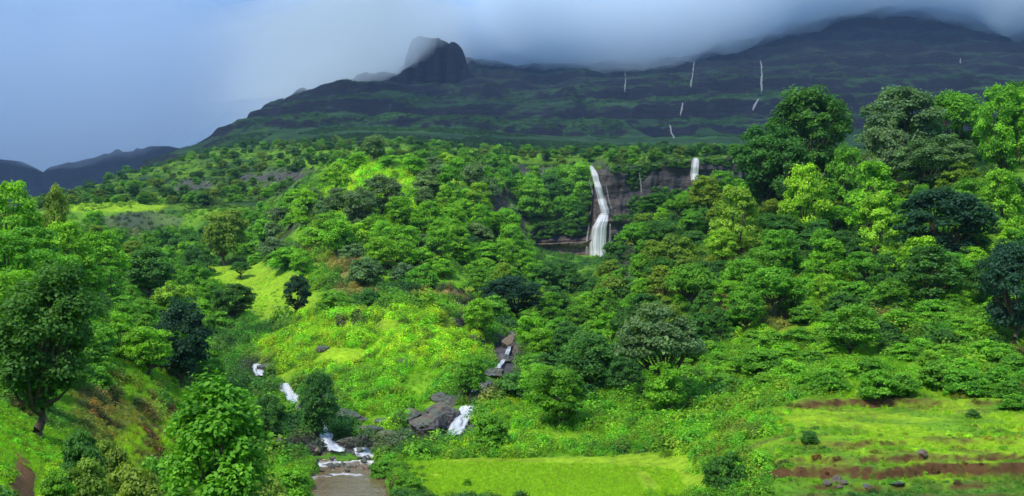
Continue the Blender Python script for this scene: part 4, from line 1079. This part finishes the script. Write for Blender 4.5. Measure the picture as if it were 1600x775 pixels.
def scatter(name, meshes, P, S, Cc, label, kind_='stuff'):
    me = bpy.data.meshes.new(name)
    me.vertices.add(len(P)); me.vertices.foreach_set('co', np.asarray(P, np.float32).ravel())
    point_attr(me, 'scl', S); point_attr(me, 'gcol', Cc, 'FLOAT_COLOR')
    point_attr(me, 'rot', np.stack([rng.normal(0, .12, len(P)), rng.normal(0, .12, len(P)), rng.uniform(0, 6.283, len(P))], -1), 'FLOAT_VECTOR')
    a = me.attributes.new('pick', 'INT', 'POINT'); a.data.foreach_set('value', rng.integers(0, len(meshes), len(P)).astype(np.int32))
    o = link(name, me); tag(o, label, None, None, 'stuff')
    ng = bpy.data.node_groups.new(name, 'GeometryNodeTree')
    ng.interface.new_socket('Geometry', in_out='INPUT', socket_type='NodeSocketGeometry')
    ng.interface.new_socket('Geometry', in_out='OUTPUT', socket_type='NodeSocketGeometry')
    gi = N(ng, 'NodeGroupInput'); go = N(ng, 'NodeGroupOutput')
    m2p = N(ng, 'GeometryNodeMeshToPoints'); iop = N(ng, 'GeometryNodeInstanceOnPoints')
    g2i = N(ng, 'GeometryNodeGeometryToInstance')
    for m_ in meshes[::-1]:
        src = bpy.data.objects.new('clump', m_)
        oi = N(ng, 'GeometryNodeObjectInfo'); oi.inputs['Object'].default_value = src; oi.inputs['As Instance'].default_value = True
        ng.links.new(oi.outputs['Geometry'], g2i.inputs[0]) if False else None
        j = ng.nodes.get('Join Geometry') or N(ng, 'GeometryNodeJoinGeometry')
        ng.links.new(oi.outputs['Geometry'], j.inputs[0])
    def attr(nm, ty):
        n = N(ng, 'GeometryNodeInputNamedAttribute', data_type=ty); n.inputs['Name'].default_value = nm; return n.outputs['Attribute']
    ng.links.new(gi.outputs[0], m2p.inputs['Mesh']); ng.links.new(m2p.outputs[0], iop.inputs['Points'])
    ng.links.new(j.outputs[0], iop.inputs['Instance']); iop.inputs['Pick Instance'].default_value = True
    ng.links.new(attr('pick', 'INT'), iop.inputs['Instance Index'])
    e2r = N(ng, 'FunctionNodeEulerToRotation'); ng.links.new(attr('rot', 'FLOAT_VECTOR'), e2r.inputs[0]); ng.links.new(e2r.outputs[0], iop.inputs['Rotation'])
    ng.links.new(attr('scl', 'FLOAT'), iop.inputs['Scale'])
    ng.links.new(iop.outputs[0], go.inputs[0])
    md = o.modifiers.new('scatter', 'NODES'); md.node_group = ng
    return o
KEEP = [(792, 560, 16, 34), (770, 592, 20, 14), (690, 640, 30, 14), (575, 672, 34, 8), (610, 682, 30, 7), (560, 655, 22, 7), (600, 660, 20, 6), (545, 690, 30, 7), (640, 648, 20, 8), (752, 606, 14, 10), (404, 580, 14, 14), (409, 592, 12, 10), (452, 612, 16, 18), (460, 630, 13, 12), (500, 672, 16, 20), (512, 695, 18, 14), (535, 710, 26, 9), (560, 716, 20, 7), (745, 612, 10, 10), (732, 642, 18, 12), (720, 664, 22, 18), (710, 684, 18, 10), (797, 545, 12, 20), (780, 580, 12, 10), (672, 668, 26, 22)]
def sample_ground(n, px0, px1, y0, y1, pw=1.0):
    """random ground points, about even in the picture: density falls with distance"""
    px = rng.uniform(px0, px1, n); t = rng.random(n)
    Y = y0 * (y1 / y0) ** (t ** pw)
    U = u_of(px); X = U * Y
    Z = H(X, Y)
    fi = np.interp(Y, gy, np.arange(len(gy))).astype(int); fj = np.interp(U, gu, np.arange(len(gu))).astype(int)
    st = steep[np.clip(fi, 0, len(gy) - 1), np.clip(fj, 0, len(gu) - 1)]
    inch = ch[np.clip(fi, 0, len(gy) - 1), np.clip(fj, 0, len(gu) - 1)]
    py = row_of(Z, Y)
    col, veg = cover(px, py, Y, st, X)
    ok = (rng.random(n) < veg) & (inch < 0.05)
    # keep the footpath clear
    pathx = np.interp(py, [705, 738, 768, 820], [36, 46, 38, 34]); pw_ = np.interp(py, [705, 738, 768, 820], [8, 22, 27, 32])
    ok &= ~((Y < 40) & (np.abs(px - pathx) < pw_) & (py > 704))
    for a, b, rx, ry in KEEP: ok &= ~((((px - a) / rx) ** 2 + ((py - b) / ry) ** 2 < 1) & (Y > 90) & (Y < 180))
    return px[ok], py[ok], X[ok], Y[ok], Z[ok], col[ok]
clumps = [clump_mesh('clump', 40 + k, 170, 0.088, 0.42, M_LEAFI) for k in range(6)]
bushy = [clump_mesh('bush', 140 + k, 260, 0.072, 0.68, M_LEAFI) for k in range(6)]
tufts = [clump_mesh('tuft', 60 + k, 34, 0.035, 1, M_LEAFI, True) for k in range(3)]
# how bushy: low over grass colours, high over green woodland floor
def lushness(col): return np.clip(1 - (col[:, 1] - 0.12) / 0.26, 0.12, 1)
px, py, X, Y, Z, col = sample_ground(260000, -250, 1850, 17, 460, 0.95)
lush = lushness(col)
patchy = vnoise(X / 3.5, Y / 3.5, 44)
knoll = ((px > 400) & (px < 800) & (Y > 97) & (Y < 190)) | ((px > 480) & (px < 700) & (Y > 220) & (Y < 420))
near = (Y < 62)
slopz = (px > 1020) & (px < 1235) & (Y > 66) & (Y < 95) & (Z > -14.1)
bankz = slopz | (px > 640) & (px < 1320) & (Y > 91) & (Y < 118) & ~((px > 1200) & (Y < 94))
keep = (patchy > 0.62 - 0.55 * lush) | (near & (patchy > 0.35) & (lush < 0.6)) | ((knoll | bankz) & (patchy > 0.30))
flatg = (px > 1130) & (Y > 62) & (Y < 94) & ~slopz
keep &= ~(flatg & (rng.random(len(X)) < 0.72))
keep &= ~((lush < 0.35) & ~knoll & ~bankz & ~near & (rng.random(len(X)) < 0.5))
X, Y, Z, col, lush, px, py, knoll, bankz, patchy, near = [q[keep] for q in (X, Y, Z, col, lush, px, py, knoll, bankz, patchy, near)]
S = (0.35 + 1.7 * lush * rng.random(len(X)) ** 1.5) * np.clip(Y / 75, 0.5, 3.0) ** 0.62
S = np.where(knoll, (0.6 + 2.2 * rng.random(len(X)) ** 2.0) * (0.45 + patchy) * np.clip(Y / 130, 1, 2), S)
S = np.where(knoll & (rng.random(len(X)) < 0.14), rng.uniform(1.5, 3.1, len(X)), S)
S = np.where(near & (lush < 0.6), (0.22 + 0.55 * rng.random(len(X)) ** 2.0), S)
S = np.where(bankz, 0.5 + 1.7 * rng.random(len(X)) ** 1.7, S)
col = np.where((bankz & (rng.random(len(X)) < 0.6))[:, None], np.array(C_GRASS) * 0.5 + np.array(C_MID) * 0.5, col)
edge_ = (px > 820) & (Y > 97) & (Y < 160)
S = np.where(edge_, np.maximum(S, 0.9 + 1.9 * rng.random(len(X)) ** 1.6), S)
S = np.where((px > 1200) & (Y > 62) & (Y < 93), 0.14 + 0.95 * rng.random(len(X)) ** 3.2, S)
S = np.where((rng.random(len(X)) < 0.10) & (lush > 0.25) & ~((px > 1130) & (Y < 96)) & (Y > 85), S + rng.uniform(0.8, 2.2, len(X)), S)
dk = rng.random(len(X)) < np.where(knoll, 0.16, 0.10)
col = np.where(dk[:, None], col * 0.35 + np.array(C_DARK) * 0.4, col)
jit_c = np.stack([rng.uniform(.7, 1.3, len(X)), rng.uniform(.85, 1.15, len(X)), rng.uniform(.7, 1.3, len(X))], -1) * rng.uniform(.75, 1.55, (len(X), 1))
print('undergrowth', len(X))
big_ = S > 1.35
Pb, Sb, Cb = np.stack([X, Y, Z - 0.05 * S], -1)[big_], S[big_] * 0.92, np.clip(col * jit_c, 0.004, 1)[big_]
X, Y, Z, S, col, jit_c = [q[~big_] for q in (X, Y, Z, S, col, jit_c)]
scatter('bushes', bushy, Pb, Sb, Cb, 'dense leafy bushes crowding the slopes between the trees')
scatter('undergrowth', clumps, np.stack([X, Y, Z - 0.05 * S], -1), S, np.clip(col * jit_c, 0.004, 1), 'tangled leafy undergrowth covering the slopes between the trees')
# grass tufts over the near slopes and terraces
px, py, X, Y, Z, col = sample_ground(60000, -100, 1700, 18, 135, 0.8)
lush = lushness(col); keep = (lush < 0.8) & ~((px > 640) & (px < 1200) & (Y > 92) & (Y < 115) & (rng.random(len(X)) < 0.8))
px, X, Y, Z, col = px[keep], X[keep], Y[keep], Z[keep], col[keep]
S = rng.uniform(0.15, 0.42, len(X)) * np.clip(Y / 70, 0.5, 1.5)
S = np.where((px > 1130) & (Y > 60) & (Y < 94), rng.uniform(0.07, 0.24, len(X)) * (0.4 + 1.3 * vnoise(X / 2.2, Y / 2.2, 19)), S)
S = np.where(Y < 62, S * 0.75, S)
jit_c = np.stack([rng.uniform(.9, 1.25, len(X)), rng.uniform(.9, 1.15, len(X)), rng.uniform(.7, 1.3, len(X))], -1) * rng.uniform(.8, 1.3, (len(X), 1))
scatter('grass', tufts, np.stack([X, Y, Z], -1), S, np.clip(col * jit_c, 0.004, 1), 'short bright green grass on the slopes and terraces')
nb = 2600
bY = rng.uniform(45, 99, nb); sd = np.where(rng.random(nb) < 0.5, -1.0, 1.0)
bX = u_of(np.interp(bY, CH_Y, CH_P)) * bY + sd * (np.interp(bY, CH_Y, CH_W) + 0.5 + np.abs(rng.normal(0, 0.9, nb)))
bZ = H(bX, bY); okb = bZ > -15.4
bX, bY, bZ, sd = bX[okb], bY[okb], bZ[okb], sd[okb]
bC = np.where((rng.random(len(bX)) < 0.5)[:, None], np.array(C_GRASS), np.array(C_MID)) * rng.uniform(.5, 1.3, (len(bX), 1))
scatter('bank_plants', clumps, np.stack([bX, bY, bZ], -1), rng.uniform(0.25, 1.15, len(bX)) * np.where(sd < 0, 1.1, 0.9), np.clip(bC, .004, 1), 'leafy weeds and grass along both banks of the muddy pool')
# plants rooted in the cliff
nc_ = 9000
ci = rng.integers(3, 108, nc_); cj = rng.integers(2, 258, nc_)
cmask = vnoise(CPX[ci, cj] / 16, CT[ci, cj] * 7, 77) + 0.28 * (np.abs(CT[ci, cj] - 0.46) < 0.035) + 0.3 * (CT[ci, cj] > 0.93) + 0.12 * (CPX[ci, cj] < 925) * (CT[ci, cj] > 0.4)
wf = (np.abs(CPX[ci, cj] - 938) < 18) | (np.abs(CPX[ci, cj] - 1087) < 10)
okc = ~((CPX[ci, cj] < 930) & (CT[ci, cj] < 0.60)) & (cmask > 0.60 - 0.10 * (CPX[ci, cj] > 985)) & ~wf & (CT[ci, cj] > 0.10)
ci, cj = ci[okc], cj[okc]
cc_ = np.where((rng.random(len(ci)) < 0.6)[:, None], np.array(C_MID), np.array(C_DARK)) * rng.uniform(.6, 1.3, (len(ci), 1))
scatter('cliff_plants', clumps, np.stack([u_of(CPX[ci, cj]) * CYY[ci, cj], CYY[ci, cj] - 0.3, CZ[ci, cj]], -1), rng.uniform(0.8, 3.2, len(ci)), np.clip(cc_, .004, 1), 'bushes and creepers rooted in the cracks of the cliff')
# rice seedlings on the flat field
fx = rng.uniform(560, 1150, 30000); fY = rng.uniform(60, 91, 30000)
X = u_of(fx) * fY; Z = H(X, fY); okk = (Z < -14.1) & (Z > -14.75) & (np.abs(X - u_of(545) * fY) > 4.2)
okk &= (vnoise(X / 2, fY / 5, 5) > 0.2)
X, fY, Z = X[okk], fY[okk], Z[okk]
scatter('rice_crop', tufts, np.stack([X, fY, Z - 0.02], -1), rng.uniform(0.12, 0.24, len(X)), np.array(C_PADDY) * rng.uniform(.75, 1.25, (len(X), 1)), 'short yellow-green rice crop on the flat field')
# scrub on the plateau
px, py, X, Y, Z, col = sample_ground(60000, -100, 1250, 455, 1080, 0.9)
keep = vnoise(X / 22, Y / 12, 12) > 0.42
X, Y, Z, col = X[keep], Y[keep], Z[keep], col[keep]
S = rng.uniform(1.0, 3.4, len(X))
scatter('scrub', clumps, np.stack([X, Y, Z - 0.3], -1), S, np.clip(col * rng.uniform(.4, 1.0, (len(X), 1)), 0.004, 1), 'low dark scrub covering the high plateau')
px, py, X, Y, Z, col = sample_ground(1100, 60, 1250, 480, 1080, 0.9)
T5 = np.array([T_MID, T_DEEP, T_BRIGHT, T_DEEP, T_OLIVE])[rng.integers(0, 5, len(X))]
bigs = []
for k, (cm, tm) in enumerate(KINDS['small']):
    a = np.empty(len(cm.vertices) * 3, np.float32); cm.vertices.foreach_get('co', a)
    fi_ = np.empty(len(cm.polygons) * 4, np.int32); cm.polygons.foreach_get('vertices', fi_)
    ti_ = np.empty(len(cm.vertices), np.float32); cm.attributes['tint'].data.foreach_get('value', ti_)
    m_ = make_mesh('far_crown', a.reshape(-1, 3), fi_.reshape(-1, 4), M_LEAFI); point_attr(m_, 'tint', ti_); bigs.append(m_)
scatter('distant_trees', bigs, np.stack([X, Y, Z - 0.6], -1), rng.uniform(3.5, 7.5, len(X)), np.clip(T5 * rng.uniform(.6, 1.0, (len(X), 1)), 0.004, 1), 'small scattered trees on the high plateau')
# bushes on the mountain foot
nn_ = 90000
mx_u = rng.uniform(u_of(200), u_of(1500), nn_); mYr = rng.uniform(900, 2600, nn_)
fi = np.interp(mYr, my, np.arange(len(my))); fj = np.interp(mx_u, mu, np.arange(len(mu)))
i_ = fi.astype(int); j_ = fj.astype(int)
zz = MZ[i_, j_] * (1 - (fi - i_)) + MZ[np.minimum(i_ + 1, len(my) - 1), j_] * (fi - i_)
kv = rng.random(nn_) < (mveg[i_, j_] * 1.2) * (vnoise(mx_u * mYr / 60, mYr / 60, 14) > 0.4)
scatter('hill_scrub', clumps, np.stack([mx_u * mYr, mYr, zz - 0.5], -1)[kv], rng.uniform(3, 8, kv.sum()), np.clip(mcol[i_, j_][kv] * rng.uniform(.5, 1.1, (kv.sum(), 1)), 0.004, 1), 'dark scrub on the slopes of the mountain')

# ------------------------------------------------------------------ cloud bank on the ridge, and the hazy air
def vol_mat(name, dens, color, aniso=0.0):
    m, nt, out = new_mat(name)
    v = N(nt, 'ShaderNodeVolumePrincipled')
    v.inputs['Density'].default_value = dens; v.inputs['Color'].default_value = color; v.inputs['Anisotropy'].default_value = aniso
    nt.links.new(v.outputs[0], out.inputs['Volume'])
    return m

def cloud_mesh(name, px0, px1, y0, y1, base_rows, refY, thick, seed, drop, mat, label, lump=26):
    nx, ny = 150, 60
    a, b = np.meshgrid(np.linspace(px0, px1, nx), np.linspace(0, 1, ny))
    front = np.interp(a, *y0); Yc = front + (y1 - front) * b
    X = u_of(a) * Yc
    zb = z_of(np.interp(a, *base_rows), np.interp(a, *refY) if isinstance(refY, tuple) else refY) - drop
    side = np.clip((a - px0) / 380, 0, 1) ** 2.2 * smooth(0, 1, np.clip((px1 - a) / 200, 0, 1))
    e = np.sqrt(1 - (1 - np.clip(np.minimum(b / 0.22, (1 - b) / 0.1), 0, 1)) ** 2) * side
    mid = zb + thick * 0.5
    n1 = lump * fbm(X / 210, Yc / 210, seed, 4) + lump * 0.5 * fbm(X / 50, Yc / 60, seed + 3, 4)
    zlo = mid - (thick * 0.5 - n1) * e; zhi = mid + (thick * 0.5 + 1.3 * lump * fbm(X / 160 + 7, Yc / 160, seed + 6, 4)) * e + 0.02
    V = np.concatenate([np.stack([X, Yc, zlo], -1).reshape(-1, 3), np.stack([X, Yc, zhi], -1).reshape(-1, 3)])
    f = grid_faces(ny, nx); n = nx * ny
    F = [f[:, ::-1], f + n]
    i = np.arange(nx - 1); j = np.arange(ny - 1) * nx
    F.append(np.stack([i, i + 1, i + 1 + n, i + n], -1)); k = (ny - 1) * nx + i
    F.append(np.stack([k + 1, k, k + n, k + 1 + n], -1))
    F.append(np.stack([j + nx, j, j + n, j + nx + n], -1)); k = j + nx - 1
    F.append(np.stack([k, k + nx, k + nx + n, k + n], -1))
    return tag(link(name, make_mesh(name, V, np.concatenate(F), mat, True)), label, None, None, 'stuff')
M_CLOUD = vol_mat('cloud', 0.011, (0.81, 0.915, 1.0, 1))
M_MIST = vol_mat('thin_mist', 0.0065, (0.84, 0.93, 1.0, 1))
M_GLOOM = vol_mat('rain_cloud', 0.0016, (0.66, 0.80, 0.97, 1))
rowsb = ([250, 450, 560, 620, 740, 850, 1000, 1090, 1170, 1240, 1320, 1450, 1530, 1570, 1640, 1900], [130, 96, 76, 52, 84, 80, 88, 72, 40, 8, -16, -36, -14, 20, 14, 0])
cloud_mesh('cloud', 250, 2000, ([250, 600, 740, 800, 2000], [2150, 2180, 2270, 2200, 2250]), 3300, rowsb, 2350.0, 195, 5, 0, M_CLOUD, 'pale blue-grey cloud resting on the mountain ridge')
rowsm = ([240, 450, 560, 625, 740, 850, 1000, 1090, 1170, 1240, 1320, 1450, 1530, 1570, 1640, 1900], [205, 178, 160, 124, 92, 92, 104, 88, 58, 22, 0, -20, -2, 34, 24, 0])
cloud_mesh('cloud', -700, 420, ([-700, 420], [2350, 2350]), 3300, ([-700, -100, 0, 60, 110, 200, 260, 420], [250, 250, 256, 272, 262, 246, 232, 215]), 2750.0, 420, 25, 0, M_GLOOM, 'grey cloud lying on the far hills at left')
cloud_mesh('mist', 240, 2000, ([240, 600, 640, 700, 740, 800, 2000], [1480, 1500, 1740, 2020, 2230, 2080, 2100]), 3350, rowsm, ([240, 480, 640, 760], [1850, 1950, 2040, 2250]), 150, 15, 0, M_MIST, 'thin mist trailing below the cloud on the ridge', 40)
# one closed box of even, slightly bluish air round everything
import bmesh
bm = bmesh.new()
bmesh.ops.create_cube(bm, size=1)
for v in bm.verts:
    v.co = (v.co.x * 18400, v.co.y * 18400 + 5000, (v.co.z + 0.5) * 1400 - 70)
hz = bpy.data.meshes.new('haze'); bm.to_mesh(hz); bm.free(); hz.materials.append(vol_mat('hazy_air', 0.000065, (0.34, 0.54, 1.0, 1)))
tag(link('haze', hz), kind='stuff')
